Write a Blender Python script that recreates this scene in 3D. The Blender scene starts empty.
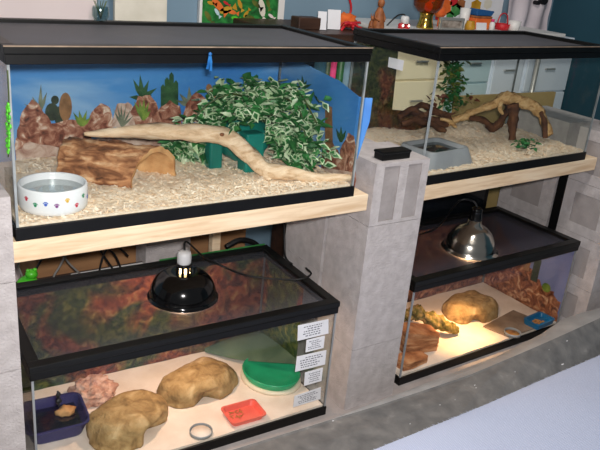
import bpy, bmesh, math, random
from mathutils import Vector, Matrix, noise, Euler
random.seed(7)
SC = bpy.context.scene
COL = SC.collection
PI = math.pi

# ------------------------------------------------------------------ camera
CAM = Vector((-0.30107, -1.48674, 0.64552))
FW = Vector((0.53363, 0.7634, -0.36394)); RT = Vector((0.83586, -0.54159, 0.08955)); UP = Vector((0.12874, 0.35199, 0.92711))
FPX = 710.8
def at(px, py, axis, val):
    d = FW + RT * ((px - 300) / FPX) - UP * ((py - 225) / FPX)
    return CAM + d * ((val - CAM[axis]) / d[axis])
cd = bpy.data.cameras.new('camera'); co = bpy.data.objects.new('camera', cd); COL.objects.link(co)
cd.sensor_width = 36; cd.lens = FPX / 600 * 36; cd.clip_start = .02
co.matrix_world = Matrix(((RT.x, UP.x, -FW.x, CAM.x), (RT.y, UP.y, -FW.y, CAM.y), (RT.z, UP.z, -FW.z, CAM.z), (0, 0, 0, 1)))
SC.camera = co

# ------------------------------------------------------------------ materials
def rgb(h):
    return tuple(((c / 255) / 12.92 if c / 255 < .04045 else ((c / 255 + .055) / 1.055) ** 2.4) for c in h) + (1,)
class NT:
    def __init__(s, name):
        s.m = bpy.data.materials.new(name); s.m.use_nodes = True; s.t = s.m.node_tree; s.t.nodes.clear()
        s.out = s.t.nodes.new('ShaderNodeOutputMaterial')
    def n(s, kind, **kw):
        o = s.t.nodes.new('ShaderNode' + kind)
        for k, v in kw.items(): setattr(o, k, v)
        return o
    def l(s, a, b): s.t.links.new(a, b)
def coords(t, stretch=(1, 1, 1), rot=(0, 0, 0)):
    tc = t.n('TexCoord'); mp = t.n('Mapping'); mp.inputs['Scale'].default_value = stretch; mp.inputs['Rotation'].default_value = rot
    t.l(tc.outputs['Object'], mp.inputs['Vector']); return mp.outputs['Vector']
def ramp(t, fac, stops):
    r = t.n('ValToRGB'); e = r.color_ramp.elements
    while len(e) < len(stops): e.new(.5)
    for i, (p, c) in enumerate(stops): e[i].position = p; e[i].color = rgb(c)
    t.l(fac, r.inputs['Fac']); return r.outputs['Color']
def pm(name, stops, scale=20, detail=4, rough=.7, bump=0, bscale=None, stretch=(1, 1, 1), metallic=0, spec=.5, trans=0, distort=0, rot=(0, 0, 0), kind='noise', sheen=0, emis=None):
    """principled material; colour from a ramp over noise, with an optional bump"""
    t = NT(name); b = t.n('BsdfPrincipled'); t.l(b.outputs['BSDF'], t.out.inputs['Surface'])
    b.inputs['Roughness'].default_value = rough; b.inputs['Metallic'].default_value = metallic
    b.inputs['Specular IOR Level'].default_value = spec; b.inputs['Transmission Weight'].default_value = trans
    if not isinstance(stops[0], (tuple, list)): stops = [(0, stops), (1, stops)]
    v = coords(t, stretch, rot)
    if kind == 'noise':
        x = t.n('TexNoise'); x.inputs['Detail'].default_value = detail; x.inputs['Distortion'].default_value = distort; fac = x.outputs['Fac']
    else:
        x = t.n('TexVoronoi'); fac = x.outputs['Distance']
    x.inputs['Scale'].default_value = scale; t.l(v, x.inputs['Vector'])
    t.l(ramp(t, fac, stops), b.inputs['Base Color'])
    if bump:
        y = t.n('TexNoise'); y.inputs['Scale'].default_value = bscale or scale * 3; y.inputs['Detail'].default_value = 5; t.l(v, y.inputs['Vector'])
        bp = t.n('Bump'); bp.inputs['Strength'].default_value = bump; bp.inputs['Distance'].default_value = .005
        t.l(y.outputs['Fac'], bp.inputs['Height']); t.l(bp.outputs['Normal'], b.inputs['Normal'])
    if emis:
        b.inputs['Emission Color'].default_value = rgb(emis[0]); b.inputs['Emission Strength'].default_value = emis[1]
    return t.m
def glass_mat(name, tint=(253, 254, 253), base=.022, gain=.7, rough=0):
    t = NT(name); tr = t.n('BsdfTransparent'); tr.inputs['Color'].default_value = rgb(tint)
    gl = t.n('BsdfGlossy'); gl.inputs['Roughness'].default_value = rough
    lw = t.n('LayerWeight'); lw.inputs['Blend'].default_value = .5
    p = t.n('Math', operation='POWER'); p.inputs[1].default_value = 5; t.l(lw.outputs['Facing'], p.inputs[0])
    m = t.n('Math', operation='MULTIPLY_ADD'); m.inputs[1].default_value = gain; m.inputs[2].default_value = base; t.l(p.outputs[0], m.inputs[0])
    mx = t.n('MixShader'); t.l(m.outputs[0], mx.inputs['Fac']); t.l(tr.outputs[0], mx.inputs[1]); t.l(gl.outputs[0], mx.inputs[2])
    t.l(mx.outputs[0], t.out.inputs['Surface']); return t.m
def screen_mat(name, colour, solid):
    """woven insect screen: a fine weave averaged to its solid fraction"""
    t = NT(name); tr = t.n('BsdfTransparent'); b = t.n('BsdfPrincipled'); b.inputs['Base Color'].default_value = rgb(colour)
    b.inputs['Roughness'].default_value = .55
    x = t.n('TexNoise'); x.inputs['Scale'].default_value = 6; t.l(coords(t), x.inputs['Vector'])
    m = t.n('Math', operation='MULTIPLY_ADD'); m.inputs[1].default_value = .16; m.inputs[2].default_value = solid - .08; t.l(x.outputs['Fac'], m.inputs[0])
    mx = t.n('MixShader'); t.l(m.outputs[0], mx.inputs['Fac']); t.l(tr.outputs[0], mx.inputs[1]); t.l(b.outputs[0], mx.inputs[2])
    t.l(mx.outputs[0], t.out.inputs['Surface']); return t.m
def clear_plastic(name, tint, colour, solid, rough=.15):
    t = NT(name); tr = t.n('BsdfTransparent'); tr.inputs['Color'].default_value = rgb(tint); b = t.n('BsdfPrincipled')
    b.inputs['Base Color'].default_value = rgb(colour); b.inputs['Roughness'].default_value = rough
    mx = t.n('MixShader'); mx.inputs['Fac'].default_value = solid; t.l(tr.outputs[0], mx.inputs[1]); t.l(b.outputs[0], mx.inputs[2])
    t.l(mx.outputs[0], t.out.inputs['Surface']); return t.m
def emit(name, c, s):
    t = NT(name); e = t.n('Emission'); e.inputs['Color'].default_value = rgb(c); e.inputs['Strength'].default_value = s; t.l(e.outputs[0], t.out.inputs['Surface']); return t.m

M = {}
M['glass'] = glass_mat('clear_glass')
M['jar_glass'] = glass_mat('jar_glass', (225, 235, 235), .06, .9)
M['frame'] = pm('black_plastic', [(.3, (6, 6, 7)), (.7, (12, 12, 13))], 30, rough=.45, spec=.28)
M['lid_edge'] = pm('black_lid_paint', [(.3, (7, 7, 7)), (.7, (14, 14, 13))], 14, rough=.42, spec=.3)
M['seal'] = pm('clear_sealant', [(.3, (128, 134, 136)), (.7, (164, 170, 172))], 30, rough=.3)
M['screen_grey'] = screen_mat('grey_screen', (92, 91, 96), .74)
M['screen_thin'] = screen_mat('fine_screen', (78, 80, 88), .34)
M['screen_dark'] = screen_mat('dark_screen', (52, 52, 62), .62)
M['block'] = pm('concrete_block', [(.2, (166, 159, 158)), (.5, (182, 175, 174)), (.8, (198, 192, 191))], 32, 10, .95, .6, 170)
M['block_core'] = pm('darker_concrete', [(.25, (140, 133, 131)), (.75, (166, 159, 157))], 14, 8, .95, .4, 130)  # darker grey for the recessed block faces and the plinth
M['pine'] = pm('pine_wood', [(.3, (214, 182, 144)), (.55, (234, 208, 174)), (.75, (242, 222, 192))], 5, 5, .6, .12, 60, (1.2, 14, 14), distort=.6)
M['tan_edge'] = pm('tan_edge_line', [(.3, (120, 104, 90)), (.7, (150, 130, 110))], 30, rough=.8)
M['bedding'] = pm('wood_shavings', [(.2, (232, 204, 170)), (.5, (247, 228, 203)), (.8, (253, 243, 226))], 120, 5, .9, .6, 170, (1, 2.4, 1))
M['chip_a'] = pm('pale_chip', [(.3, (244, 226, 200)), (.7, (252, 242, 226))], 60, rough=.85)
M['chip_b'] = pm('tan_chip', [(.3, (240, 212, 178)), (.7, (248, 226, 196))], 60, rough=.85)
M['sand'] = pm('fine_sand', [(.3, (232, 214, 198)), (.6, (245, 230, 218)), (.8, (251, 241, 231))], 14, 8, .95, .35, 260)
M['ceramic'] = pm('white_glaze', [(.3, (226, 228, 232)), (.7, (238, 240, 243))], 12, rough=.25)
for nme, c in (('red', (196, 40, 66)), ('blue', (56, 96, 190)), ('yellow', (222, 178, 40)), ('green', (30, 140, 96)), ('purple', (128, 60, 130))):
    M['paw_' + nme] = pm('paw_' + nme, c, rough=.4)
M['water'] = glass_mat('still_water', (216, 220, 220), .09, .9)
M['bark'] = pm('cork_bark', [(.3, (78, 48, 30)), (.43, (142, 92, 60)), (.55, (190, 136, 94)), (.7, (230, 190, 148))], 44, 10, .95, 1, 90, (.38, 1, 1), distort=.7)
M['bark_in'] = pm('cork_inner', [(.3, (180, 126, 76)), (.7, (226, 180, 126))], 22, 6, .9, .4)
M['drift'] = pm('driftwood', [(.25, (170, 132, 98)), (.42, (220, 188, 152)), (.65, (238, 214, 184)), (.8, (246, 228, 204))], 12, 6, .8, .5, 60, (1, 6, 6), distort=.8)
M['grape_pale'] = pm('grapewood_pale', [(.3, (150, 104, 60)), (.5, (206, 164, 108)), (.75, (228, 196, 146))], 16, 6, .8, .5, 60, (2, 5, 5), distort=.8)
M['grape_dark'] = pm('grapewood_dark', [(.3, (58, 34, 22)), (.6, (104, 66, 42)), (.8, (140, 96, 62))], 24, 8, .9, .8, 60)
M['leaf'] = pm('ivy_green', [(.3, (36, 100, 48)), (.6, (62, 136, 70)), (.8, (110, 170, 100))], 18, rough=.45)
M['leaf_dark'] = pm('ivy_dark_green', [(.3, (24, 76, 36)), (.7, (48, 112, 54))], 18, rough=.45)
M['leaf_cream'] = pm('ivy_cream', [(.3, (150, 184, 132)), (.7, (224, 236, 206))], 18, rough=.5)
M['leaf_lime'] = pm('lime_green_plastic', [(.3, (52, 170, 30)), (.7, (108, 216, 58))], 30, rough=.35)
M['leaf_autumn'] = pm('autumn_leaf', [(.3, (84, 40, 26)), (.7, (120, 66, 40))], 24, rough=.6)
M['leaf_olive'] = pm('olive_leaf', [(.3, (40, 62, 24)), (.7, (112, 118, 44))], 24, rough=.55)
M['stem'] = pm('plastic_stem', [(.3, (44, 62, 28)), (.7, (78, 92, 42))], 24, rough=.5)
M['teal'] = pm('teal_plastic', [(.3, (10, 96, 88)), (.7, (22, 132, 118))], 9, rough=.3)
M['sky_print'] = pm('printed_desert_sky', [(.3, (48, 116, 200)), (.55, (78, 146, 216)), (.75, (160, 196, 234))], 2.2, 5, .45, stretch=(1, 1, 3.2), distort=.5)
M['rock_print'] = pm('printed_red_rock', [(.28, (74, 40, 32)), (.43, (140, 80, 64)), (.56, (184, 130, 108)), (.7, (236, 212, 196))], 34, 7, .5, distort=1.5)
M['rock_print_pale'] = pm('printed_pale_rock', [(.3, (150, 104, 92)), (.5, (204, 172, 158)), (.8, (240, 224, 214))], 30, 7, .5, distort=1.0)
M['agave_print'] = pm('printed_agave', [(.3, (22, 58, 38)), (.7, (60, 104, 62))], 40, rough=.5)
M['yucca_print'] = pm('printed_yucca', [(.3, (60, 100, 40)), (.7, (146, 170, 72))], 40, rough=.5)
M['grass_print'] = pm('printed_grass', [(.3, (78, 88, 74)), (.7, (140, 146, 126))], 40, rough=.5)
M['pear_print'] = pm('printed_prickly_pear', [(.3, (112, 78, 50)), (.7, (168, 122, 84))], 40, rough=.5)
M['pear_dark'] = pm('printed_dark_cactus', [(.3, (28, 40, 34)), (.7, (64, 76, 58))], 40, rough=.5)
M['rockred_print'] = pm('printed_canyon', [(.28, (52, 24, 18)), (.43, (118, 62, 42)), (.56, (168, 104, 72)), (.72, (226, 186, 150))], 26, 8, .5, distort=1.6)
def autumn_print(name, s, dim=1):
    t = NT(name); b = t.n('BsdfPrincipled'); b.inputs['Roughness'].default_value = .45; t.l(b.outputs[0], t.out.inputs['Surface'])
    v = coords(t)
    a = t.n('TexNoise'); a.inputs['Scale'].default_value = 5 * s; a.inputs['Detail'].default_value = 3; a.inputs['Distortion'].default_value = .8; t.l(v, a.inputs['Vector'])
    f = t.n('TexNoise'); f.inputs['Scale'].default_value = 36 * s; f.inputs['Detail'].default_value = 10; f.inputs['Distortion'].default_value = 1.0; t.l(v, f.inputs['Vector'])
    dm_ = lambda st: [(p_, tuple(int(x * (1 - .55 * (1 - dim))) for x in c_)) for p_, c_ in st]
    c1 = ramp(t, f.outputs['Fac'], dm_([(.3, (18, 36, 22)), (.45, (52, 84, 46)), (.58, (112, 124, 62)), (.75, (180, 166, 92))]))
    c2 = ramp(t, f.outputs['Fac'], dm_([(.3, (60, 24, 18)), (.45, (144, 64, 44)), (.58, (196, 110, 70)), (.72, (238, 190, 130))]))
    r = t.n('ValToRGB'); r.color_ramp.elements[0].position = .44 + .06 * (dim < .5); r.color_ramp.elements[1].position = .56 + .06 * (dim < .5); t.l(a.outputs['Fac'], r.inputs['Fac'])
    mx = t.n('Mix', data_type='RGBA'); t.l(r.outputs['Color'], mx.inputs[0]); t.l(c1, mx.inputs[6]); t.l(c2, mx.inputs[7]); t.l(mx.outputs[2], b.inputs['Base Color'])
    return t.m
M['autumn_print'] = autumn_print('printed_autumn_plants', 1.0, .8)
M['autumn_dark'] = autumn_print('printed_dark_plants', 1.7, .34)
M['cave_rock'] = pm('tan_resin_rock', [(.26, (104, 80, 48)), (.42, (152, 122, 78)), (.58, (182, 152, 104)), (.78, (216, 190, 146))], 24, 10, .85, .9, 110, distort=.6)
M['pink_rock'] = pm('pink_granite', [(.3, (150, 104, 90)), (.5, (206, 160, 140)), (.75, (234, 200, 182))], 42, 7, .85, .7, 90)
M['slate'] = pm('orange_flagstone', [(.3, (128, 76, 48)), (.5, (190, 128, 86)), (.72, (226, 176, 132))], 16, 8, .9, .7, 90, (1, 1, 4))
M['mossy'] = pm('mossy_bark', [(.3, (58, 52, 22)), (.46, (118, 106, 48)), (.58, (166, 136, 82)), (.74, (208, 180, 124))], 46, 8, .95, 1, 90)
M['tile'] = pm('grey_brown_tile', [(.3, (112, 94, 80)), (.5, (142, 122, 106)), (.75, (166, 146, 128))], 14, 7, .6, .2)
M['violet_plastic'] = clear_plastic('violet_plastic', (150, 150, 200), (74, 74, 128), .6)
M['blue_plastic'] = pm('blue_plastic', [(.3, (16, 92, 140)), (.7, (26, 116, 164))], 9, rough=.3)
M['salmon'] = pm('salmon_plastic', [(.3, (228, 96, 84)), (.7, (240, 122, 106))], 9, rough=.35)
M['green_tub'] = pm('jade_plastic', [(.3, (18, 142, 96)), (.7, (40, 172, 122))], 9, rough=.3)
M['grey_green'] = pm('smoky_green_plastic', [(.3, (50, 78, 62)), (.7, (96, 116, 92))], 9, 6, .6, .3)
M['cream'] = pm('cream_plastic', [(.3, (214, 204, 180)), (.7, (232, 224, 204))], 9, rough=.4)
M['worm'] = pm('mealworm', [(.3, (150, 90, 40)), (.7, (206, 150, 84))], 40, rough=.5)
M['grey_dish'] = pm('grey_dish_plastic', [(.3, (136, 140, 144)), (.7, (156, 160, 164))], 9, rough=.3)
M['black_gloss'] = pm('black_enamel', [(.3, (6, 6, 7)), (.7, (12, 12, 13))], 9, rough=.12, spec=.6)
M['white_enamel'] = pm('white_enamel', (226, 222, 214), rough=.5)
M['chrome'] = pm('spun_aluminium', [(.3, (196, 190, 180)), (.7, (222, 216, 206))], 9, rough=.18, metallic=1)
M['porcelain'] = pm('white_porcelain', [(.3, (206, 206, 206)), (.7, (222, 222, 222))], 9, rough=.4)
M['bulb'] = emit('lit_bulb', (255, 214, 150), 14)
M['cord'] = pm('black_rubber', (14, 14, 15), rough=.5)
M['cord_grey'] = pm('grey_rubber', (120, 116, 112), rough=.5)
M['white_cord'] = pm('white_rubber', (222, 220, 216), rough=.5)
M['paper'] = pm('white_paper', [(.3, (222, 222, 226)), (.7, (236, 236, 240))], 9, rough=.8)
M['ink'] = pm('grey_ink', (92, 92, 104), rough=.8)
M['wall'] = pm('blue_grey_paint', [(.3, (112, 138, 156)), (.7, (124, 150, 168))], 3, rough=.85)
M['wall_teal'] = pm('shaded_teal_paint', [(.3, (30, 72, 88)), (.7, (38, 82, 98))], 3, rough=.85)  # teal of the right wall, with its shadow put into the colour
M['floor'] = pm('brown_carpet', [(.3, (84, 66, 52)), (.7, (112, 92, 74))], 60, rough=.95, bump=.4)
M['ceil'] = pm('ceiling_white', (224, 222, 216), rough=.9)
M['pinkwhite'] = pm('pinkish_white_paint', [(.3, (222, 206, 204)), (.7, (232, 218, 214))], 3, rough=.6)
M['beige'] = pm('beige_board', [(.3, (214, 208, 190)), (.7, (232, 226, 210))], 12, rough=.7)
M['card'] = pm('brown_cardboard', [(.3, (132, 94, 62)), (.7, (158, 116, 78))], 5, rough=.85, stretch=(1, 1, 5))
M['dark_wood'] = pm('dark_stained_wood', [(.3, (40, 26, 20)), (.7, (70, 46, 34))], 6, rough=.5, stretch=(1, 8, 8))
M['cream_paint'] = pm('cream_paint', [(.3, (244, 228, 186)), (.7, (250, 238, 204))], 4, rough=.5)
M['ice_blue'] = pm('ice_blue_plastic', [(.3, (180, 208, 214)), (.7, (196, 220, 226))], 4, rough=.4)
M['ice_white'] = pm('cool_white_plastic', [(.3, (222, 230, 242)), (.7, (232, 240, 250))], 4, rough=.4)
M['tan_board'] = pm('tan_fibreboard', [(.3, (164, 138, 84)), (.7, (188, 160, 104))], 8, rough=.8)
M['plate'] = pm('dark_screen_glass', (14, 18, 22), rough=.15)
M['white_plain'] = pm('white_melamine', (228, 226, 222), rough=.4)
M['bag'] = pm('pinkish_white_cloth', [(.3, (206, 192, 198)), (.7, (236, 226, 230))], 5, rough=.7, bump=.5, bscale=12)
M['gold'] = pm('polished_brass', [(.3, (206, 166, 70)), (.7, (230, 196, 100))], 9, rough=.2, metallic=1)
M['amber'] = clear_plastic('amber_liquid', (220, 120, 40), (120, 58, 18), .6, .08)
M['wax'] = pm('red_orange_wax', (214, 50, 20), rough=.4, emis=((255, 70, 20), .5))
M['orange'] = pm('orange_felt', [(.3, (214, 90, 30)), (.7, (232, 124, 50))], 20, rough=.8)
M['red'] = pm('red_plastic', [(.3, (186, 24, 34)), (.7, (206, 40, 48))], 20, rough=.5)
M['pink'] = pm('pink_felt', [(.3, (206, 40, 100)), (.7, (226, 70, 128))], 20, rough=.8)
M['brown'] = pm('brown_carved_wood', [(.3, (120, 66, 34)), (.7, (170, 104, 58))], 40, rough=.6)
M['silver'] = pm('brushed_silver', [(.3, (184, 182, 176)), (.7, (206, 204, 198))], 20, rough=.35, metallic=.7)
M['photo'] = pm('grey_photograph', [(.35, (96, 84, 74)), (.6, (170, 160, 150))], 30, rough=.3)
M['blue_cloth'] = pm('blue_felt', (24, 84, 140), rough=.7)
M['mustard'] = pm('mustard_plastic', [(.3, (170, 120, 20)), (.7, (206, 160, 50))], 20, rough=.5)
M['ribbon'] = pm('blue_satin', [(.3, (20, 84, 150)), (.7, (50, 124, 190))], 60, rough=.35)
M['green_paint'] = pm('painted_jungle', [(.3, (8, 60, 20)), (.5, (20, 104, 40)), (.72, (48, 144, 62))], 24, 6, .6, distort=1)
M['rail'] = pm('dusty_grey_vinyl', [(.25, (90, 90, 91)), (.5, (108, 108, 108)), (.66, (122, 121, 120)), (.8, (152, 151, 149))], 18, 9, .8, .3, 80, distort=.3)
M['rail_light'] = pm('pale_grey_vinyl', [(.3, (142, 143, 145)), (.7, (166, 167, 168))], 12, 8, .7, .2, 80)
M['lint'] = pm('white_lint', (226, 226, 230), rough=.9)
M['black_print'] = pm('black_print', (16, 14, 20), rough=.7)
def weave(name):
    t = NT(name); b = t.n('BsdfPrincipled'); b.inputs['Roughness'].default_value = .85; t.l(b.outputs[0], t.out.inputs['Surface'])
    v = coords(t)
    hs = []
    for d in ('X', 'Y'):
        w = t.n('TexWave', wave_type='BANDS', bands_direction=d); w.inputs['Scale'].default_value = 62; w.inputs['Distortion'].default_value = .5
        t.l(v, w.inputs['Vector']); hs.append(w.outputs['Fac'])
    mu = t.n('Math', operation='MULTIPLY'); t.l(hs[0], mu.inputs[0]); t.l(hs[1], mu.inputs[1])
    t.l(ramp(t, mu.outputs[0], [(0, (188, 200, 232)), (.6, (214, 224, 248)), (1, (230, 238, 252))]), b.inputs['Base Color'])
    bp = t.n('Bump'); bp.inputs['Strength'].default_value = .5; bp.inputs['Distance'].default_value = .003
    t.l(mu.outputs[0], bp.inputs['Height']); t.l(bp.outputs[0], b.inputs['Normal']); return t.m
M['quilt'] = weave('white_waffle_cotton')

# ------------------------------------------------------------------ mesh builder
class MB:
    def __init__(s): s.v = []; s.f = []; s.m = []; s.sm = []
    def add(s, vs, fs, m=0, smooth=False):
        o = len(s.v); s.v += [Vector(p) for p in vs]
        for f in fs: s.f.append([i + o for i in f]); s.m.append(m); s.sm.append(smooth)
        return s
    def box(s, lo, hi, m=0, R=None, c=None):
        vs = [Vector((x, y, z)) for z in (lo[2], hi[2]) for y in (lo[1], hi[1]) for x in (lo[0], hi[0])]
        if R: c = Vector(c or (0, 0, 0)); vs = [R @ p + c for p in vs]
        return s.add(vs, [(0, 2, 3, 1), (4, 5, 7, 6), (0, 1, 5, 4), (2, 6, 7, 3), (0, 4, 6, 2), (1, 3, 7, 5)], m)
    def prism(s, poly, ext, m=0, smooth=False):
        n = len(poly); ext = Vector(ext); a = [Vector(p) for p in poly]; b = [p + ext for p in a]
        nrm = Vector((0, 0, 0))
        for i in range(n): nrm += a[i].cross(a[(i + 1) % n])
        if nrm.dot(ext) > 0: a.reverse(); b.reverse()
        s.add(a + b, [tuple(range(n)), tuple(range(2 * n - 1, n - 1, -1))], m)
        o = len(s.v) - 2 * n
        for i in range(n):
            j = (i + 1) % n; s.f.append([o + j, o + i, o + n + i, o + n + j]); s.m.append(m); s.sm.append(smooth)
        return s
    def tube(s, pts, rad, seg=8, m=0, flat=1.0, wob=0, smooth=True, fine=0):
        pts = [Vector(p) for p in pts]; n = len(pts)
        if not hasattr(rad, '__len__'): rad = [rad] * n
        vs = []; u = None
        for i, p in enumerate(pts):
            t = (pts[min(i + 1, n - 1)] - pts[max(i - 1, 0)]).normalized()
            if u is None: u = t.orthogonal().normalized()
            u = (u - t * u.dot(t)).normalized(); w = t.cross(u)
            for k in range(seg):
                a = 2 * PI * k / seg; r = rad[i]
                if wob: r *= 1 + wob * noise.noise(Vector((p.x * 30 + math.cos(a) * 1.3, p.y * 30 + math.sin(a) * 1.3, p.z * 30))) + fine * noise.noise(Vector((p.x * 95 + math.cos(a) * 2.6, p.y * 95 + math.sin(a) * 2.6, p.z * 95)))
                vs.append(p + u * math.cos(a) * r + w * math.sin(a) * r * flat)
        fs = [(i * seg + k, i * seg + (k + 1) % seg, (i + 1) * seg + (k + 1) % seg, (i + 1) * seg + k) for i in range(n - 1) for k in range(seg)]
        fs += [tuple(range(seg - 1, -1, -1)), tuple((n - 1) * seg + k for k in range(seg))]
        return s.add(vs, fs, m, smooth)
    def lathe(s, prof, seg=32, m=0, c=(0, 0, 0), smooth=True, sx=1, sy=1):
        c = Vector(c); vs = []; n = len(prof)
        for r, z in prof:
            for k in range(seg):
                a = 2 * PI * k / seg; vs.append(c + Vector((r * math.cos(a) * sx, r * math.sin(a) * sy, z)))
        fs = [(i * seg + k, i * seg + (k + 1) % seg, (i + 1) * seg + (k + 1) % seg, (i + 1) * seg + k) for i in range(n - 1) for k in range(seg)]
        return s.add(vs, fs, m, smooth)
    def grid(s, nu, nv, fn, m=0, smooth=True):
        vs = [fn(i / nu, j / nv) for j in range(nv + 1) for i in range(nu + 1)]; w = nu + 1
        return s.add(vs, [(j * w + i, j * w + i + 1, (j + 1) * w + i + 1, (j + 1) * w + i) for j in range(nv) for i in range(nu)], m, smooth)
    def blob(s, c, r, sub=3, amp=.1, freq=2, seed=0, m=0, R=None, smooth=True):
        bm = bmesh.new(); bmesh.ops.create_icosphere(bm, subdivisions=sub, radius=1); c = Vector(c)
        if not hasattr(r, '__len__'): r = (r, r, r)
        vs = []
        for v in bm.verts:
            d = v.co.normalized(); k = 1 + amp * noise.fractal(d * freq + Vector((seed * 7.3, seed * 3.1, seed)), 1, 2, 3) if amp else 1
            p = Vector((d.x * r[0], d.y * r[1], d.z * r[2])) * k
            vs.append((R @ p if R else p) + c)
        s.add(vs, [[v.index for v in f.verts] for f in bm.faces], m, smooth); bm.free(); return s
    def build(s, name, mats, parent=None, bevel=0, world=False):
        me = bpy.data.meshes.new(name); me.from_pydata([tuple(p) for p in s.v], [], s.f)
        for mt in (mats if isinstance(mats, (list, tuple)) else [mats]): me.materials.append(M[mt] if isinstance(mt, str) else mt)
        me.polygons.foreach_set('material_index', s.m); me.polygons.foreach_set('use_smooth', s.sm); me.update()
        o = bpy.data.objects.new(name, me); COL.objects.link(o)
        if parent:
            o.parent = parent
            if world: o.matrix_parent_inverse = mat_of(parent).inverted()
        if bevel:
            b = o.modifiers.new('bevel', 'BEVEL'); b.width = bevel; b.segments = 2; b.limit_method = 'ANGLE'
        return o
def mat_of(o): return Matrix.Translation(o.location) @ o.rotation_euler.to_matrix().to_4x4()
def tag(o, label=None, cat=None, group=None, kind=None):
    if label: o['label'] = label
    if cat: o['category'] = cat
    if group: o['group'] = group
    if kind: o['kind'] = kind
    return o
def thing(name, label, cat, loc=(0, 0, 0), rz=0, group=None):
    o = bpy.data.objects.new(name, None); COL.objects.link(o); o.empty_display_size = .02
    o.location = loc; o.rotation_euler = (0, 0, rz); return tag(o, label, cat, group)
def struct(name, mb, mats): return tag(mb.build(name, mats), kind='structure')
def V(*a): return Vector(a)
def rz(a): return Matrix.Rotation(a, 3, 'Z')
def spline(pts, n=6):
    pts = [Vector(p) for p in pts]; out = []
    for i in range(len(pts) - 1):
        p0, p1, p2, p3 = pts[max(i - 1, 0)], pts[i], pts[i + 1], pts[min(i + 2, len(pts) - 1)]
        for k in range(n):
            t = k / n; out.append(.5 * ((2 * p1) + (p2 - p0) * t + (2 * p0 - 5 * p1 + 4 * p2 - p3) * t * t + (3 * p1 - p0 - 3 * p2 + p3) * t ** 3))
    return out + [pts[-1]]
def lerp_r(rs, n=6):
    out = []
    for i in range(len(rs) - 1): out += [rs[i] + (rs[i + 1] - rs[i]) * k / n for k in range(n)]
    return out + [rs[-1]]

# ------------------------------------------------------------------ room
ZB = -.744                                                          # top of the low base the stand rests on
ZF = -1.12
struct('floor', MB().box((-1.6, -2.6, ZF - .05), (3.2, 1.25, ZF)), 'floor')
struct('wall_back', MB().box((-1.6, 1.2, ZF), (3.2, 1.28, 1.3)), 'wall')
struct('wall_right', MB().box((3.14, -2.6, ZF), (3.22, 1.2, 1.3)), 'wall_teal')

bs = thing('plinth', 'low base under the whole concrete block stand', 'plinth', (1.0, .2, ZF))
MB().box((-1.25, -.235, 0), (1.42, .33, ZB - ZF - .02)).build('plinth_body', 'block_core', bs)
MB().box((-1.25, -.24, ZB - ZF - .02), (1.42, .33, ZB - ZF)).build('plinth_top', 'block_core', bs)

# ------------------------------------------------------------------ concrete block pillars
def block(lo, hi, label, recess=()):
    """one block; recess: list of (axis, sign, [(u0,u1,v0,v1)...]) shallow end recesses"""
    c = V((lo[0] + hi[0]) / 2, (lo[1] + hi[1]) / 2, lo[2]); mb = MB()
    l = [lo[i] - c[i] for i in range(3)]; h = [hi[i] - c[i] for i in range(3)]
    for ax in range(3):
        u, w = (ax + 1) % 3, (ax + 2) % 3
        for sg in (0, 1):
            val = (l, h)[sg][ax]; rects = [r[2] for r in recess if r[0] == ax and r[1] == sg]
            rects = rects[0] if rects else []
            us = sorted({0, 1} | {x for r in rects for x in r[:2]}); ws = sorted({0, 1} | {x for r in rects for x in r[2:]})
            P = lambda a, b, d=0: [V(*[(val + d * (1 - 2 * sg)) if k == ax else (l[u] + (h[u] - l[u]) * a if k == u else l[w] + (h[w] - l[w]) * b) for k in range(3)])][0]
            for i in range(len(us) - 1):
                for j in range(len(ws) - 1):
                    a0, a1, b0, b1 = us[i], us[i + 1], ws[j], ws[j + 1]
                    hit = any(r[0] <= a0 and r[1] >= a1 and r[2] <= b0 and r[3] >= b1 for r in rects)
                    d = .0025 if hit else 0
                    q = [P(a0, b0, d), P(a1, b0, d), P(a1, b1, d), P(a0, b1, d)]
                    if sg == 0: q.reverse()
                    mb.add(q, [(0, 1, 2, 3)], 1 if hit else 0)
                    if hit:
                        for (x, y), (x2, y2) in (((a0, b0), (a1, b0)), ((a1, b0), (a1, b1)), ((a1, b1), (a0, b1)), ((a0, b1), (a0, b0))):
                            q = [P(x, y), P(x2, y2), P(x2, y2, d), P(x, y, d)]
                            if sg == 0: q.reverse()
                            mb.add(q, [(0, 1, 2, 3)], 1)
    o = mb.build('concrete_block', ['block', 'block_core']); o.location = c
    return tag(o, label, 'block', 'concrete blocks of the stand')
two = [(.12, .44, .06, .94), (.62, .90, .06, .94)]
g = .0015
# middle pillar
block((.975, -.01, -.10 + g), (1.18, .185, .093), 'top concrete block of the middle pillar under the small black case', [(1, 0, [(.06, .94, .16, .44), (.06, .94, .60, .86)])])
block((.975, -.01, -.52 + g), (1.18, .185, -.10), 'tall upright concrete block in the front of the middle pillar')
block((.975, -.01, ZB), (1.18, .185, -.52), 'bottom front concrete block of the middle pillar beside the paper labels')
block((.975, .2, -.06 + g), (1.165, .42, .08), 'top rear concrete block of the middle pillar between the upper tanks')
block((.975, .2, -.34 + g), (1.18, .42, -.06), 'rear concrete block of the middle pillar level with the hanging black cord')
block((.975, .2, ZB), (1.18, .42, -.34), 'bottom rear concrete block of the middle pillar beside the lower lid')
# left pillar
xl = -.012
block((xl - .2, -.03, -.08 + g), (xl, .17, .115), 'topmost concrete block at the left edge beside the tank with the paw bowl')
block((xl - .2, -.03, -.30 + g), (xl, .17, -.08), 'concrete block at the left edge where the pine board ends')
block((xl - .2, -.03, -.52 + g), (xl, .17, -.30), 'concrete block at the left edge beside the black lamp tank lid')
block((xl - .2, -.03, ZB), (xl, .17, -.52), 'bottom concrete block at the left edge beside the violet dish tank')
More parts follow.
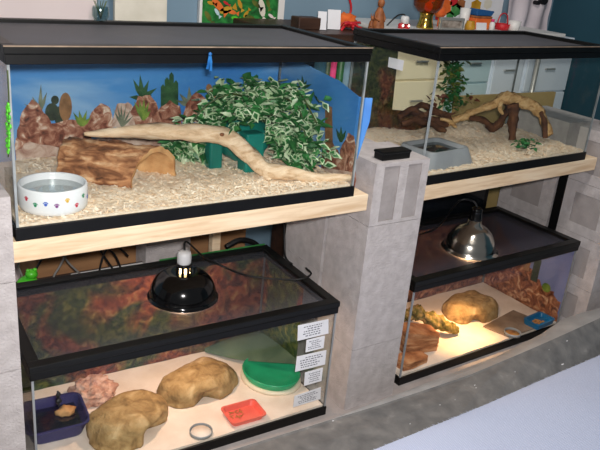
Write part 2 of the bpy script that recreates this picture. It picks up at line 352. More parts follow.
# right pillar
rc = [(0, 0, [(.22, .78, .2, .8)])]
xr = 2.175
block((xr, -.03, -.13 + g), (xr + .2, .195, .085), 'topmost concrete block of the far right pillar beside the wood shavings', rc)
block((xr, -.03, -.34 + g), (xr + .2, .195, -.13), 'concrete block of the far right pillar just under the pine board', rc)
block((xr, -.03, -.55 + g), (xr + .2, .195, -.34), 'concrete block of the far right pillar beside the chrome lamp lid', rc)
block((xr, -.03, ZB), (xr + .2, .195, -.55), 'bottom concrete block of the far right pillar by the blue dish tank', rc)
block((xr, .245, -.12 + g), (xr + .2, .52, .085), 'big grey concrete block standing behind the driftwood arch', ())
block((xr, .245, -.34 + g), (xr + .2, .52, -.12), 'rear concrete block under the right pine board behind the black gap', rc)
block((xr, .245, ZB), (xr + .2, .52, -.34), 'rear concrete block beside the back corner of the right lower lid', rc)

tag(MB().box((2.179, .2, ZB), (2.21, .24, -.075)).build('gap_shade_strip', 'frame', bevel=.002), 'dark strip standing for shade in the gap of the far right pillar', 'post')  # dark strip added to stand for the shade between the two columns

# ------------------------------------------------------------------ shelf boards
o = MB().box((-.008, 0, -.05), (.968, .45, 0)).build('pine_board', 'pine', bevel=.002)
tag(o, 'pale pine board carrying the tank with the paw print bowl', 'board', 'pine shelf boards')
UR = (V(1.194, .033, -.012), .052); UL = (V(0, 0, 0), 0); LL = (V(.017, .021, ZB), -.024); LR = (V(1.234, .019, ZB), .025)
o = MB().box((-.008, 0, -.05), (.975, .39, 0)).build('pine_board', 'pine', bevel=.002); o.location = UR[0]; o.rotation_euler.z = UR[1]
tag(o, 'pine board under the right tank with the driftwood arch', 'board', 'pine shelf boards')

# ------------------------------------------------------------------ tanks and lids
def ring(mb, L, D, z0, z1, w, m=0, o=.0):
    mb.box((-o, -o, z0), (L + o, w, z1), m); mb.box((-o, D - w, z0), (L + o, D + o, z1), m)
    mb.box((-o, w, z0), (w, D - w, z1), m); mb.box((L - w, w, z0), (L + o, D - w, z1), m)
def tank(T, L, D, H, label, lidlabel, screen, rimh=.02, lidh=.017, lidw=.024, seal='seal'):
    t = thing('glass_tank', label, 'tank', T[0], T[1], 'glass reptile tanks')
    hz = H - lidh; g_ = .003; th = .005
    mb = MB(); ring(mb, L, D, 0, .03, .008); mb.build('bottom_trim', 'frame', t, .0015)
    mb = MB(); ring(mb, L, D, hz - rimh, hz, .014); mb.build('top_rim', 'frame', t, .0015)
    MB().box((.009, .009, .006), (L - .009, D - .009, .012)).build('floor_pane', 'glass', t)
    z0, z1 = .012, hz - .004
    MB().box((.0085, g_, .031), (L - .0085, g_ + th, hz - rimh - .001)).build('front_pane', 'glass', t)
    MB().box((.0085, D - g_ - th, .031), (L - .0085, D - g_, hz - rimh - .001)).build('back_pane', 'glass', t)
    MB().box((g_, .0085, .031), (g_ + th, D - .0085, hz - rimh - .001)).build('side_pane', 'glass', t)
    MB().box((L - g_ - th, .0085, .031), (L - g_, D - .0085, hz - rimh - .001)).build('side_pane', 'glass', t)
    for x in (g_, L - g_ - .0055):
        for y in (g_, D - g_ - .0055):
            MB().box((x, y, .031), (x + .0055, y + .0055, hz - rimh - .001)).build('corner_seal', seal, t)
    lid = thing('screen_lid', lidlabel, 'lid', T[0] + rz(T[1]) @ V(0, 0, hz), T[1], 'black framed screen lids')
    e = .002
    mb = MB(); ring(mb, L, D, .0005, lidh, lidw, o=e); mb.build('frame', 'lid_edge', lid, .002)
    if screen == 'screen_grey': MB().box((-e - .0006, -e - .0006, lidh - .0022), (L + e, .0005, lidh + .0004)).build('edge_strip', 'tan_edge', lid)  # thin tan line along the front top edge of the lid
    mb = MB(); mb.box((lidw - .002, lidw - .002, .007), (L - lidw + .002, D - lidw + .002, .008)); mb.build('screen_mesh', screen, lid)
    return t, lid
tank(UL, .914, .44, .415, 'glass tank with blue desert backdrop and ivy above the black lamp', 'grey screen lid with black frame on the ivy tank', 'screen_grey')
tank(LL, .893, .455, .409, 'low glass tank with autumn leaf backdrop under the black dome lamp', 'black framed see-through screen lid carrying the black dome lamp', 'screen_thin', .022, .018, .028, 'grey_dish')
tank(UR, .889, .39, .424, 'glass tank with a grey dish and a driftwood arch', 'grey screen lid with black frame over the driftwood arch', 'screen_grey', .02, .02)
tank(LR, .893, .424, .403, 'low glass tank lit gold under the chrome dome lamp', 'dark screen lid carrying the chrome dome lamp', 'screen_dark', .02, .02, .03, 'grey_dish')
def loc(T, x, y, z): return T[0] + rz(T[1]) @ V(x, y, z)

# ------------------------------------------------------------------ substrates
def substrate(T, L, D, hf, name, mats, label, cat, chips=0, nx=90, ny=44, seed=0):
    m = .0095; mb = MB()
    P = lambda u, v: V(m + (L - 2 * m) * u, m + (D - 2 * m) * v, hf(u, v))
    mb.grid(nx, ny, P)
    # skirt and underside so the layer is a solid
    edge = [P(i / nx, 0) for i in range(nx + 1)] + [P(1, j / ny) for j in range(1, ny + 1)] + [P(1 - i / nx, 1) for i in range(1, nx + 1)] + [P(0, 1 - j / ny) for j in range(1, ny)]
    n = len(edge); low = [V(p.x, p.y, .0125) for p in edge]
    mb.add(edge + low, [(i, i + n, (i + 1) % n + n, (i + 1) % n) for i in range(n)] + [tuple(range(2 * n - 1, n - 1, -1))])
    rnd = random.Random(seed)
    for _ in range(chips):
        u, v = rnd.random(), rnd.random() ** 1.35
        p = P(u, v); p.x = min(max(p.x, .018), L - .018); p.y = min(max(p.y, .018), D - .018)
        R = Euler((rnd.uniform(-.5, .5), rnd.uniform(-.4, .4), rnd.uniform(0, PI))).to_matrix(); a = rnd.uniform(.003, .0075); b = rnd.uniform(.0009, .002)
        p.z += .0015
        c = [R @ V(x, y, abs(x) * .15) + p for x, y in ((-a, -b), (a, -b), (a, b), (-a, b))]
        mb.add(c + [q - V(0, 0, .0006) for q in c], [(0, 1, 2, 3), (7, 6, 5, 4)], rnd.choice((1, 1, 2)))
    o = mb.build(name, mats); o.location = T[0]; o.rotation_euler.z = T[1]
    return tag(o, label, cat, kind='stuff')
def nz(u, v, s, f): return noise.fractal(V(u * f, v * f * .5, s), 1, 2, 3)
hUL = lambda u, v: .034 + .014 * v + .005 * nz(u, v, 1, 9) + .003 * nz(u, v, 4, 40)
hUR = lambda u, v: .036 + .004 * v + .045 * math.exp(-((u - .62) ** 2 / .06 + (v - .85) ** 2 / .12)) + .045 * math.exp(-((u - .15) ** 2 / .03 + (v - .9) ** 2 / .09)) + .006 * nz(u, v, 2, 9) + .004 * nz(u, v, 4, 40)
hLL = lambda u, v: .035 + .0025 * nz(u, v, 3, 8)
substrate(UL, .914, .44, hUL, 'wood_shavings', ['bedding', 'chip_a', 'chip_b'], 'pale wood shavings covering the floor of the ivy tank', 'bedding', 5200, seed=1)
substrate(UR, .889, .39, hUR, 'wood_shavings', ['bedding', 'chip_a', 'chip_b'], 'pale wood shavings heaped under the driftwood arch', 'bedding', 4200, seed=2)
substrate(LL, .893, .455, hLL, 'sand_bed', ['sand'], 'pale sand floor of the tank under the black lamp', 'sand')
substrate(LR, .893, .424, hLL, 'sand_bed', ['sand'], 'pale sand floor of the tank under the chrome lamp', 'sand')
SZ = ZB + .035
def zUL(p): return hUL(p.x / .914, p.y / .44)
def zUR(p):
    q = rz(-UR[1]) @ (p - UR[0]); return UR[0].z + hUR(q.x / .889, q.y / .39)

# ------------------------------------------------------------------ printed backdrops
def ellipse(cx, cy, rx, ry, tilt=0, n=16):
    return [(cx + rx * math.cos(2 * PI * i / n) * math.cos(tilt) - ry * math.sin(2 * PI * i / n) * math.sin(tilt), cy + rx * math.cos(2 * PI * i / n) * math.sin(tilt) + ry * math.sin(2 * PI * i / n) * math.cos(tilt)) for i in range(n)]
def rough(poly, k=3, amp=1.2, seed=1):
    rnd = random.Random(seed); out = []
    for i, p in enumerate(poly):
        q = poly[(i + 1) % len(poly)]
        for j in range(k): out.append((p[0] + (q[0] - p[0]) * j / k + (rnd.uniform(-amp, amp) if j else 0), p[1] + (q[1] - p[1]) * j / k + (rnd.uniform(-amp, amp) if j else 0)))
    return out
def fan(base, tips, w=2.2):
    out = []
    for t in tips:
        d = Vector((t[0] - base[0], t[1] - base[1])); n = Vector((-d.y, d.x)).normalized() * w; m = Vector(base) + d * .45
        out.append([(base[0] - n.x * .6, base[1] - n.y * .6), (m.x - n.x, m.y - n.y), t, (m.x + n.x, m.y + n.y), (base[0] + n.x * .6, base[1] + n.y * .6)])
    return out
# upper left: two printed sheets
yb = .4445; bk = MB()
bk.box((.006, yb, .012), (.908, yb + .001, .375), 0)
layer = [0]
def pr(poly, m, ax=1, val=yb):
    layer[0] += 1; d = .00004 * layer[0]
    pts = [at(x, y, ax, val - d) for x, y in poly]
    bk.prism(pts, V(0, .00003, 0) if ax == 1 else V(.00003, 0, 0), m)
MATS_DESERT = ['sky_print', 'rock_print', 'rock_print_pale', 'agave_print', 'yucca_print', 'grass_print', 'pear_print', 'pear_dark']
for f in fan((40, 112), [(32, 96), (41, 84), (47, 92), (24, 104)], 2): pr(f, 5)
for e in (ellipse(52, 112, 7, 9), ellipse(55, 100, 4, 4.5), ellipse(60, 116, 6, 10)): pr(e, 7)
pr(ellipse(65.5, 107, 6.5, 14.5), 6)
for f in fan((142, 98), [(133, 79), (140, 74), (149, 80), (157, 88), (129, 97), (152, 95)], 2.4): pr(f, 3)
for x, tp in ((163, 84), (167, 77), (171.5, 72), (176, 80)): pr([(x - 2.3, 108), (x - 2.3, tp + 3), (x, tp), (x + 2.3, tp + 3), (x + 2.3, 108)], 3)
for f in fan((190, 106), [(179, 93), (189, 86), (198, 92), (176, 100)], 2.4): pr(f, 5)
for i, (pl, m) in enumerate((
        ([(17, 130), (22, 112), (32, 99), (40, 106), (51, 122), (50, 140), (17, 142)], 1),
        ([(16, 138), (40, 126), (66, 120), (88, 122), (92, 140), (64, 155), (16, 160)], 1),
        ([(16, 150), (30, 142), (60, 148), (90, 140), (120, 135), (200, 130), (330, 130), (330, 165), (16, 185)], 2),
        ([(84, 133), (91, 113), (101, 103), (110, 108), (114, 130)], 1),
        ([(112, 127), (117, 104), (128, 102), (137, 113), (136, 130)], 2),
        ([(130, 112), (138, 96), (150, 95), (158, 108), (157, 125), (136, 128)], 1),
        ([(151, 128), (158, 110), (170, 100), (180, 106), (182, 128)], 1),
        ([(182, 122), (186, 104), (197, 91), (205, 98), (208, 122)], 1),
        ([(205, 120), (214, 100), (230, 95), (245, 105), (250, 122)], 1),
        ([(250, 122), (262, 104), (280, 100), (295, 112), (300, 125)], 1))):
    pr(rough(pl, 3, 1.3, i), m)
for f in fan((82, 126), [(73, 112), (79, 110), (87, 110), (91, 117), (75, 118)], 2): pr(f, 4)
for f in fan((122, 127), [(113, 108), (117, 104), (121, 103), (126, 105), (131, 109), (134, 115)], 1.1): pr(f, 5)
for f in fan((143, 120), [(134, 101), (139, 99), (144, 98), (149, 102), (151, 110)], 1.9): pr(f, 4)
for e in (ellipse(213, 94, 4, 5), ellipse(209, 88, 3, 4), ellipse(220, 91, 6, 5)): pr(e, 6)
tag(bk.build('desert_backdrop', MATS_DESERT), 'blue sky and red rock desert print taped behind the ivy tank', 'backdrop')
bk = MB(); xs = .9165
def strip(mb, pts, th=.001, m=0):
    """upright sheet from (x, y, zbottom, ztop) stations"""
    n = len(pts); vs = []
    for x, y, a, b in pts: vs += [V(x, y, a), V(x, y, b), V(x + th, y, a), V(x + th, y, b)]
    fs = []
    for i in range(n - 1):
        o, q = 4 * i, 4 * i + 4
        fs += [(o, o + 1, q + 1, q), (o + 2, q + 2, q + 3, o + 3), (o + 1, o + 3, q + 3, q + 1), (o, q, q + 2, o + 2)]
    fs += [(0, 2, 3, 1), (4 * n - 4, 4 * n - 3, 4 * n - 1, 4 * n - 2)]
    mb.add(vs, fs, m)
strip(bk, [(xs, .443, .015, .345), (xs, .34, .015, .32), (xs, .13, .015, .302), (xs, .035, .015, .278), (xs + .006, .012, .12, .279), (xs + .020, .0, .215, .281)])
layer[0] = 0
for i, (pl, m) in enumerate((([(318, 190), (322, 150), (330, 140), (338, 150), (345, 165), (342, 195)], 1), ([(336, 190), (340, 150), (348, 133), (354, 136), (357, 160), (354, 190)], 1), ([(310, 190), (318, 168), (352, 172), (352, 196)], 2))): pr(rough(pl, 3, 1.2, i + 20), m, 0, xs)
pr([(325, 150), (325, 110), (328, 106), (332, 107), (333, 150)], 6, 0, xs)
for f in fan((341, 142), [(336, 128), (341, 126), (346, 130)], 1.8): pr(f, 3, 0, xs)
for f in fan((303, 88), [(297, 78), (302, 75), (307, 80), (312, 84)], 1.6): pr(f, 3, 0, xs)
tag(bk.build('desert_backdrop', MATS_DESERT), 'blue desert print on the side of the ivy tank curling off at its front edge', 'backdrop')
# lower left: autumn plant sheets at the back
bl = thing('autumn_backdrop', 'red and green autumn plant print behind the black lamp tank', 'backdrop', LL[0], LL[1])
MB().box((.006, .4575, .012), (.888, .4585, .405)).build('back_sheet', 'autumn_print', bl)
MB().box((.5, .457, .4052), (.888, .4592, .4125)).build('glint_strip', 'leaf', bl)  # green glints on the sheet's top edge, put in as a coloured strip
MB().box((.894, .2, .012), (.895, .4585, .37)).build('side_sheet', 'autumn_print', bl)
# lower right: canyon sheets
bk = MB(); bk.box((.006, .4265, .012), (.888, .4275, .37), 1)
bk.box((.8945, .012, .012), (.8955, .4275, .37), 0)
def lay(poly, m):
    layer[0] += 1; bk.prism([V(.8945 - .00004 * layer[0], y, z) for y, z in poly], V(.00003, 0, 0), m)
layer[0] = 0
lay(rough([(.02, .012), (.02, .10), (.06, .15), (.10, .14), (.14, .17), (.2, .20), (.26, .25), (.33, .27), (.42, .34), (.42, .012)], 4, .010, 3), 1)
lay([(.15, .15), (.15, .25), (.16, .262), (.175, .262), (.185, .25), (.185, .15)], 3)
lay([(.2, .18), (.2, .27), (.215, .285), (.23, .27), (.23, .18)], 2)
lay(ellipse(.1, .15, .022, .02), 4)
M['dim_sky_print'] = pm('printed_dim_sky', [(.3, (84, 100, 166)), (.7, (132, 142, 192))], 3, 5, .45)  # desert sky print again, with the dim warm light put into its colour
o = bk.build('canyon_backdrop', ['dim_sky_print', 'rockred_print', 'pear_print', 'pear_dark', 'yucca_print']); o.location = LR[0]; o.rotation_euler.z = LR[1]
tag(o, 'red canyon print with a blue sky corner around the chrome lamp tank', 'backdrop')
# upper right: dark plant sheet with a paper note
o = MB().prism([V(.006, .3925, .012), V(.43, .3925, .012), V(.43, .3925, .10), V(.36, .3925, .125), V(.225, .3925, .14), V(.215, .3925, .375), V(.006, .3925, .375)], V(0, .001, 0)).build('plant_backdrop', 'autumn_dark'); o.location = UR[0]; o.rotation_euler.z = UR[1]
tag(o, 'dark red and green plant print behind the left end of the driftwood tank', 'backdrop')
o = MB().prism([at(389, 57, 0, 1.1935), at(404, 60.5, 0, 1.1935), at(402.5, 71, 0, 1.1935), at(388, 67, 0, 1.1935)], V(-.0006, 0, 0)).build('paper_note', 'paper')
tag(o, 'blank white note stuck on the side glass of the driftwood tank', 'note')

# ------------------------------------------------------------------ ivy tank contents
c = at(53, 184, 1, .093); c.z = .0935
bz = .036; t = thing('paw_bowl', 'white ceramic bowl with coloured paw prints at the left front', 'bowl', (c.x, .0945, bz))
r = .0765; h = .059
mb = MB().lathe([(0, 0), (r * .88, 0), (r * .97, .004), (r, .012), (r, h - .003), (r - .002, h), (r - .005, h), (r - .0065, h - .004), (r - .008, .016), (r - .015, .010), (0, .009)], 64)
rnd = random.Random(4)
cols = ['red', 'yellow', 'blue', 'green', 'red', 'yellow', 'blue', 'green', 'red', 'yellow']
for i in range(12):
    a = math.radians(-152 + i * 17.5); zc = .034 + (-.006 if i % 2 else .004)
    if i % 3 == 2: zc -= .006
    for dx, dz, rr in ((0, -.0012, .0036), (-.0042, .0022, .0016), (-.0015, .0042, .0017), (.0015, .0042, .0017), (.0042, .0022, .0016)):
        aa = a + dx / r; p = V(math.cos(aa) * r, math.sin(aa) * r, zc + dz); tn = V(-math.sin(aa), math.cos(aa), 0); nn = V(math.cos(aa), math.sin(aa), 0)
        mb.prism([p + nn * .0004 + tn * (math.cos(k * PI / 4) * rr) + V(0, 0, math.sin(k * PI / 4) * rr) for k in range(8)], -nn * .0008, 1 + (i * 3 % 5))
mb.build('bowl_body', ['ceramic', 'paw_red', 'paw_blue', 'paw_yellow', 'paw_green', 'paw_purple'], t)
MB().lathe([(0, .0), (r - .0075, 0)], 48, c=(0, 0, h - .016)).build('water', 'water', t)

def cork():
    ax = V(-.78, .63, 0).normalized(); wdir = V(.63, .78, 0).normalized(); L = .235; R0 = .076
    mb = MB(); N, K = 44, 30; F1 = at(132, 189, 2, .040) - ax * .036; cen = F1 + wdir * R0; skew = .5
    def P(i, k, off):
        a = PI * k / K; s = L * i / N
        bumpy = .006 * noise.fractal(V(s * 22, a * 3.5, 2), 1, 2, 4) + .003 * noise.noise(V(s * 70, a * 9, 7))
        rr = R0 + off + (bumpy if off == 0 else 0)
        e = .008 * noise.noise(V(a * 2.2, i * .01, 5)) if i in (0, N) else 0
        p = cen + wdir * (-math.cos(a) * rr) + V(0, 0, math.sin(a) * rr * 1.22) + ax * (s + e + skew * math.cos(a) * R0 * (1 - i / N))
        p.z = max(p.z, .036); return p
    for off, m in ((0, 0), (-.011, 1)):
        vs = [P(i, k, off) for i in range(N + 1) for k in range(K + 1)]
        fs = [(i * (K + 1) + k, i * (K + 1) + k + 1, (i + 1) * (K + 1) + k + 1, (i + 1) * (K + 1) + k) for i in range(N) for k in range(K)]
        if off: fs = [f[::-1] for f in fs]
        mb.add(vs, fs, m, True)
    n1 = (N + 1) * (K + 1)
    for i in (0, N):
        for k in range(K):
            a, b = i * (K + 1) + k, i * (K + 1) + k + 1; mb.f.append([a, a + n1, b + n1, b] if i == 0 else [b, b + n1, a + n1, a]); mb.m.append(1); mb.sm.append(False)
    for k in (0, K):
        for i in range(N):
            a, b = i * (K + 1) + k, (i + 1) * (K + 1) + k; mb.f.append([a, b, b + n1, a + n1]); mb.m.append(0); mb.sm.append(False)
    return mb
cb_ = cork(); CO = at(132, 189, 2, .036); ca = math.atan2(.63, -.78)
cb_.v = [rz(-ca) @ (v - CO) for v in cb_.v]; cb_ = cb_.build('cork_hide', ['bark', 'bark_in']); cb_.location = CO; cb_.rotation_euler.z = ca
tag(cb_, 'half round cork bark tunnel behind the paw print bowl', 'hide')

pts = [at(84, 134, 1, .255), at(108, 133, 1, .25), at(150, 131.5, 1, .24), at(195, 133, 1, .215), at(220, 135, 1, .20), at(236, 143, 1, .18), at(250, 156, 1, .155), at(264, 169, 1, .125), at(290, 173.5, 1, .09), at(320, 180, 1, .06), at(352, 185, 1, .032)]
for i, p in enumerate(pts[7:]): p.z = max(p.z, .044)
t = thing('driftwood_branch', 'long pale driftwood branch leaning across the cork tunnel', 'driftwood', (pts[7].x, pts[7].y, .04))
MB().tube(spline(pts), lerp_r([.004, .012, .020, .0235, .0245, .025, .024, .023, .017, .014, .010]), 14, wob=.30).build('trunk', 'drift', t, world=True)
MB().tube(spline([at(262, 166, 1, .12), at(266, 174, 1, .112), at(270, 180, 1, .105)]), lerp_r([.012, .011, .006]), 10, wob=.3).build('root_stub', 'drift', t, world=True)
kn = at(222, 134.5, 1, .176); MB().blob(kn, (.007, .006, .005), 2, .2).build('knot', 'bark', t, world=True)

# teal hide under the ivy
t = thing('plastic_hide', 'teal plastic hide half buried under the ivy', 'hide', (.72, .25, .045))
MB().box((.575, .235, .035), (.615, .275, .14)).build('post', 'teal', t, .006, True)
MB().box((.655, .175, .035), (.715, .225, .15)).build('post', 'teal', t, .006, True)
MB().blob((.705, .285, .105), (.085, .055, .062), 4, .14, 1.5, 3).build('canopy', 'teal', t, world=True)

def leaves(mb, c, n, box, size, rnd, mats=(0, 1, 2), inside=None, spread=1, droop=.3):
    for _ in range(n):
        for _try in range(12):
            p = V(*[c[i] + rnd.uniform(-1, 1) * box[i] for i in range(3)])
            if inside is None or inside(p): break
        else: continue
        s = size * rnd.uniform(.6, 1.25)
        R = Euler((rnd.uniform(-.9, .9) - droop, rnd.uniform(-.7, .7), rnd.uniform(0, 2 * PI))).to_matrix()
        L, W = s, s * .34; cr = s * .10
        q = [V(0, 0, 0), V(W, .38 * L, cr), V(W * .55, .68 * L, cr), V(0, L, 0), V(-W * .55, .68 * L, cr), V(-W, .38 * L, cr), V(0, .42 * L, -cr * .4)]
        vs = [R @ x + p for x in q]
        a = rnd.choice(mats)
        if rnd.random() < .62 and len(mats) > 2:
            mb.add(vs, [(0, 1, 6), (1, 2, 6), (2, 3, 6), (3, 4, 6), (4, 5, 6), (5, 0, 6)], 2 if rnd.random() < .75 else a)
            k = .6; q2 = [x * k + V(0, L * .14, .0008) for x in q]
            mb.add([R @ x + p for x in q2], [(0, 1, 6), (1, 2, 6), (2, 3, 6), (3, 4, 6), (4, 5, 6), (5, 0, 6)], rnd.choice(mats[:2]))
        else:
            mb.add(vs, [(0, 1, 6), (1, 2, 6), (2, 3, 6), (3, 4, 6), (4, 5, 6), (5, 0, 6)], rnd.choice(mats[:2]))
t = thing('ivy_vine', 'variegated green and cream ivy filling the right of the desert tank', 'plant', (.78, .3, .04))
rnd = random.Random(11); mb = MB()
for (px, py, y, bx, n) in ((245, 95, .30, (.07, .07, .04), 120), (290, 98, .27, (.08, .08, .04), 150), (320, 110, .24, (.055, .09, .055), 130), (335, 140, .21, (.045, .09, .06), 110),
                           (300, 130, .20, (.06, .05, .04), 110), (308, 150, .15, (.06, .06, .04), 110), (285, 142, .16, (.03, .04, .03), 40), (240, 116, .2, (.035, .03, .025), 26), (276, 128, .18, (.03, .03, .025), 26), (256, 108, .22, (.05, .03, .012), 30), (178, 150, .3, (.03, .03, .015), 26), (200, 128, .31, (.06, .05, .03), 80), (222, 108, .33, (.05, .05, .04), 70), (180, 146, .34, (.04, .04, .022), 60),
                           (262, 120, .34, (.05, .04, .04), 40), (290, 155, .18, (.03, .04, .02), 24), (195, 152, .3, (.05, .03, .015), 40)):
    c = at(px, py, 1, y)
    leaves(mb, c, int(n * 1.7), bx, .037, rnd, (0, 1, 2), lambda p: .02 < p.x < .885 and .05 < p.y < .415 and .052 < p.z < .34)
mb.build('foliage', ['leaf', 'leaf_dark', 'leaf_cream'], t, world=True)
mb = MB()
for a in (((.75, .30, .05), (.72, .30, .2), (.66, .28, .24), (.58, .3, .2), (.52, .31, .1)), ((.75, .30, .05), (.8, .28, .22), (.84, .2, .2), (.85, .16, .08)), ((.75, .30, .05), (.78, .3, .2), (.83, .22, .26), (.86, .14, .18))):
    mb.tube(spline(a), .0025, 6)
mb.build('stem', 'stem', t, world=True)

# ribbon tied on the lid
p = at(210, 54, 1, -.004)
mb = MB(); 
for dx, dz, w in ((-.006, -.034, .0028), (.003, -.038, .0028)):
    a = p; b = p + V(dx * .6, -.003, dz * .5); c = p + V(dx, -.001, dz)
    for q0, q1 in ((a, b), (b, c)): mb.prism([q0 - V(w, 0, 0), q0 + V(w, 0, 0), q1 + V(w * 1.2, 0, 0), q1 - V(w * 1.2, 0, 0)], V(0, -.0008, 0))
mb.blob(p + V(0, -.001, 0), (.0045, .003, .0045), 2, 0)
tag(mb.build('ribbon', 'ribbon'), 'small blue ribbon tied at the front edge of the grey screen lid', 'ribbon')
# lime vine hanging in the gap at the left
t = thing('plastic_vine', 'bright lime green plastic vine hanging beside the left end of the ivy tank', 'plant', (-.006, .05, .12))
mb = MB(); rnd = random.Random(3); q0, q1 = at(9, 104, 0, -.006), at(8, 152, 0, -.006)
for k in range(30):
    q = q0.lerp(q1, k / 30); mb.blob(q + V(rnd.uniform(-.002, .001), rnd.uniform(-.012, .012), rnd.uniform(-.004, .004)), (.003, .0075, .0055), 1, .2, 3, k)
mb.build('leaf_cluster', 'leaf_lime', t, world=True)
MB().tube(spline([q1 + V(0, 0, -.01), q0, V(-.005, q0.y, .375)]), .0014, 6).build('stem', 'stem', t, world=True)

# ------------------------------------------------------------------ black dome lamp / chrome dome lamp
def dome(R, H, neck=.022, t=.0015):
    out = [(R + .006, 0), (R + .006, .002), (R, .0035)]
    for i in range(1, 13):
        a = i / 12 * PI / 2 * .86; out.append((neck + (R - neck) * math.cos(a) ** .9 if i < 12 else neck, .0035 + H * math.sin(a) / math.sin(PI / 2 * .86)))
    inn = [(max(r - t, .002), z - t * .6) for r, z in reversed(out[2:])] + [(R - t, 0), (R + .006, 0)]
    return out + inn
lz = ZB + .409 - .018 + .0085
c = at(183, 296, 2, lz); LT1 = t = thing('dome_lamp', 'black dome heat lamp with white socket on the lower lid', 'lamp', (c.x, c.y, lz + .0003), 0, 'dome heat lamps')
M['shade_in'] = M['white_enamel']
mb = MB().lathe(dome(.098, .078), 48); mb.build('shade', 'black_gloss', t)
mb = MB()
for k in range(8):
    a = 2 * PI * k / 8 + .2; mb.box((-.0045, -.0012, 0), (.0045, .0012, .020), R=rz(a + PI / 2), c=(math.cos(a) * .0205, math.sin(a) * .0205, .079))
mb.lathe([(.0225, .098), (.0225, .104), (.019, .107), (0, .107)], 24)
mb.build('vent_collar', 'black_gloss', t)
MB().lathe([(0, .107), (.0195, .107), (.0205, .111), (.0205, .134), (.018, .143), (.008, .147), (0, .147)], 28).build('socket', 'porcelain', t)
MB().lathe([(0, .03), (.016, .034), (.028, .05), (.026, .065), (.0155, .08), (.0145, .1), (0, .1)], 20).build('bulb', 'bulb', t)
LAMP1 = V(c.x, c.y, lz)
lz2 = ZB + .403 - .02 + .0085
c = at(469.5, 249, 2, lz2); LT2 = t = thing('dome_lamp', 'shiny chrome dome lamp with black socket on the right lower lid', 'lamp', (c.x, c.y, lz2 + .0003), 0, 'dome heat lamps')
R2 = .097
mb = MB().lathe([(R2 + .010, 0), (R2 + .010, .002), (R2, .004), (R2 - .002, .014), (R2 * .93, .034), (R2 * .86, .05), (R2 * .84, .052), (R2 * .72, .072), (R2 * .5, .09), (.026, .102), (.024, .118), (.0225, .118), (.0225, .1), (R2 * .48, .088), (R2 * .70, .07), (R2 * .82, .05), (R2 * .91, .034), (R2 - .004, .012), (R2 - .002, .001), (R2 + .010, 0)], 48)
mb.build('shade', 'chrome', t)
MB().lathe([(0, .118), (.024, .118), (.025, .124), (.023, .128), (.021, .15), (.021, .160), (.016, .166), (0, .166)], 28).build('socket', 'black_gloss', t)
MB().lathe([(0, .03), (.016, .034), (.028, .05), (.026, .065), (.0155, .08), (.0145, .1), (0, .1)], 20).build('bulb', 'bulb', t)
LAMP2 = V(c.x, c.y, lz2)
S1 = LAMP1 + V(0, 0, .147); S2 = LAMP2 + V(0, 0, .166)
zl = ZB + .409 + .004
MB().tube(spline([S1 + V(0, 0, .001), S1 + V(.02, .03, .012), at(205, 258, 2, zl + .05), at(222, 266, 2, zl), at(245, 275, 2, zl - .008), at(275, 279, 2, zl - .008), at(300, 279, 2, zl + .003), at(311, 274, 2, zl + .012), at(306, 268, 2, zl + .014)], 8), .0032, 8).build('power_cord', 'cord', LT1, world=True)
p = [V(.962, .44, -.058), at(284.5, 222, 0, .962), at(284.5, 240, 0, .962), at(285.5, 257, 0, .95), at(292, 264, 2, zl + .004)]
p[0] = p[1] + V(0, 0, .04)
tag(MB().tube(spline(p, 8), .0035, 8).build('hanging_cable', 'cord'), 'black cord hanging straight down the side of the middle pillar', 'cord')
p = [S2 + V(0, 0, .001), S2 + V(-.01, .02, .02), S2 + V(-.05, .05, .012), at(440, 225, 2, zl), at(428, 232, 2, zl - .002), at(412, 236, 2, zl - .002)]
MB().tube(spline(p, 8), .0035, 8).build('power_cord', 'cord', LT2, world=True)

# ------------------------------------------------------------------ lower tank contents
def cave(name, label, c, rx, ry, h, rot, mouth, mw, seed, mat='cave_rock', grp=None, depth=.42):
    """hollow-looking rock dome with an arched mouth cut into its foot"""
    mb = MB(); NA, NR = 72, 18; vs = []
    for i in range(NR + 1):
        a = (i / NR) * PI / 2
        for k in range(NA):
            th = 2 * PI * k / NA
            rr = math.cos(a) ** .55 if i < NR else 0; zz = math.sin(a) ** .9
            out = 1 + .16 * noise.noise(V(math.cos(th) * 1.1 + seed, math.sin(th) * 1.1, seed * 2.7))
            d = (th - mouth + PI) % (2 * PI) - PI
            notch = depth * max(0, 1 - (d / mw) ** 2) * max(0, 1 - (zz / .62) ** 2) if abs(d) < mw else 0
            p = V(math.cos(th) * rx * rr * out * (1 - notch), math.sin(th) * ry * rr * out * (1 - notch), h * zz)
            p *= 1 + .075 * noise.fractal(V(p.x * 15 + seed, p.y * 15, p.z * 15), .8, 2, 5)
            p.z = max(p.z, 0) if i else -.002
            vs.append(rz(rot) @ p)
    fs = [(i * NA + k, i * NA + (k + 1) % NA, (i + 1) * NA + (k + 1) % NA, (i + 1) * NA + k) for i in range(NR) for k in range(NA)]
    mb.add(vs, fs, 0, True)
    mb.f.append(list(range(NA - 1, -1, -1))); mb.m.append(0); mb.sm.append(False)
    o = mb.build(name, mat); o.location = c; return tag(o, label, 'hide', grp)
S0 = SZ + .001
def place_cave(px, py, mx, my, rx, ry, h, rot, mw, seed, label, depth=.5):
    p = at(px, py, 2, S0 + .02); q = at(mx, my, 2, S0 + .012); a = math.atan2(q.y - p.y, q.x - p.x)
    return cave('rock_hide', label, (p.x, p.y, S0), rx, ry, h, math.radians(rot), a - math.radians(rot), mw, seed, grp='tan rock caves', depth=depth)
place_cave(129, 420, 165, 434, .135, .100, .072, 30, .52, 3, 'tan resin rock cave in front of the pink rock')
place_cave(199, 382, 214, 404, .140, .092, .068, 12, .34, 8, 'tan resin rock cave behind the salmon dish', .42)
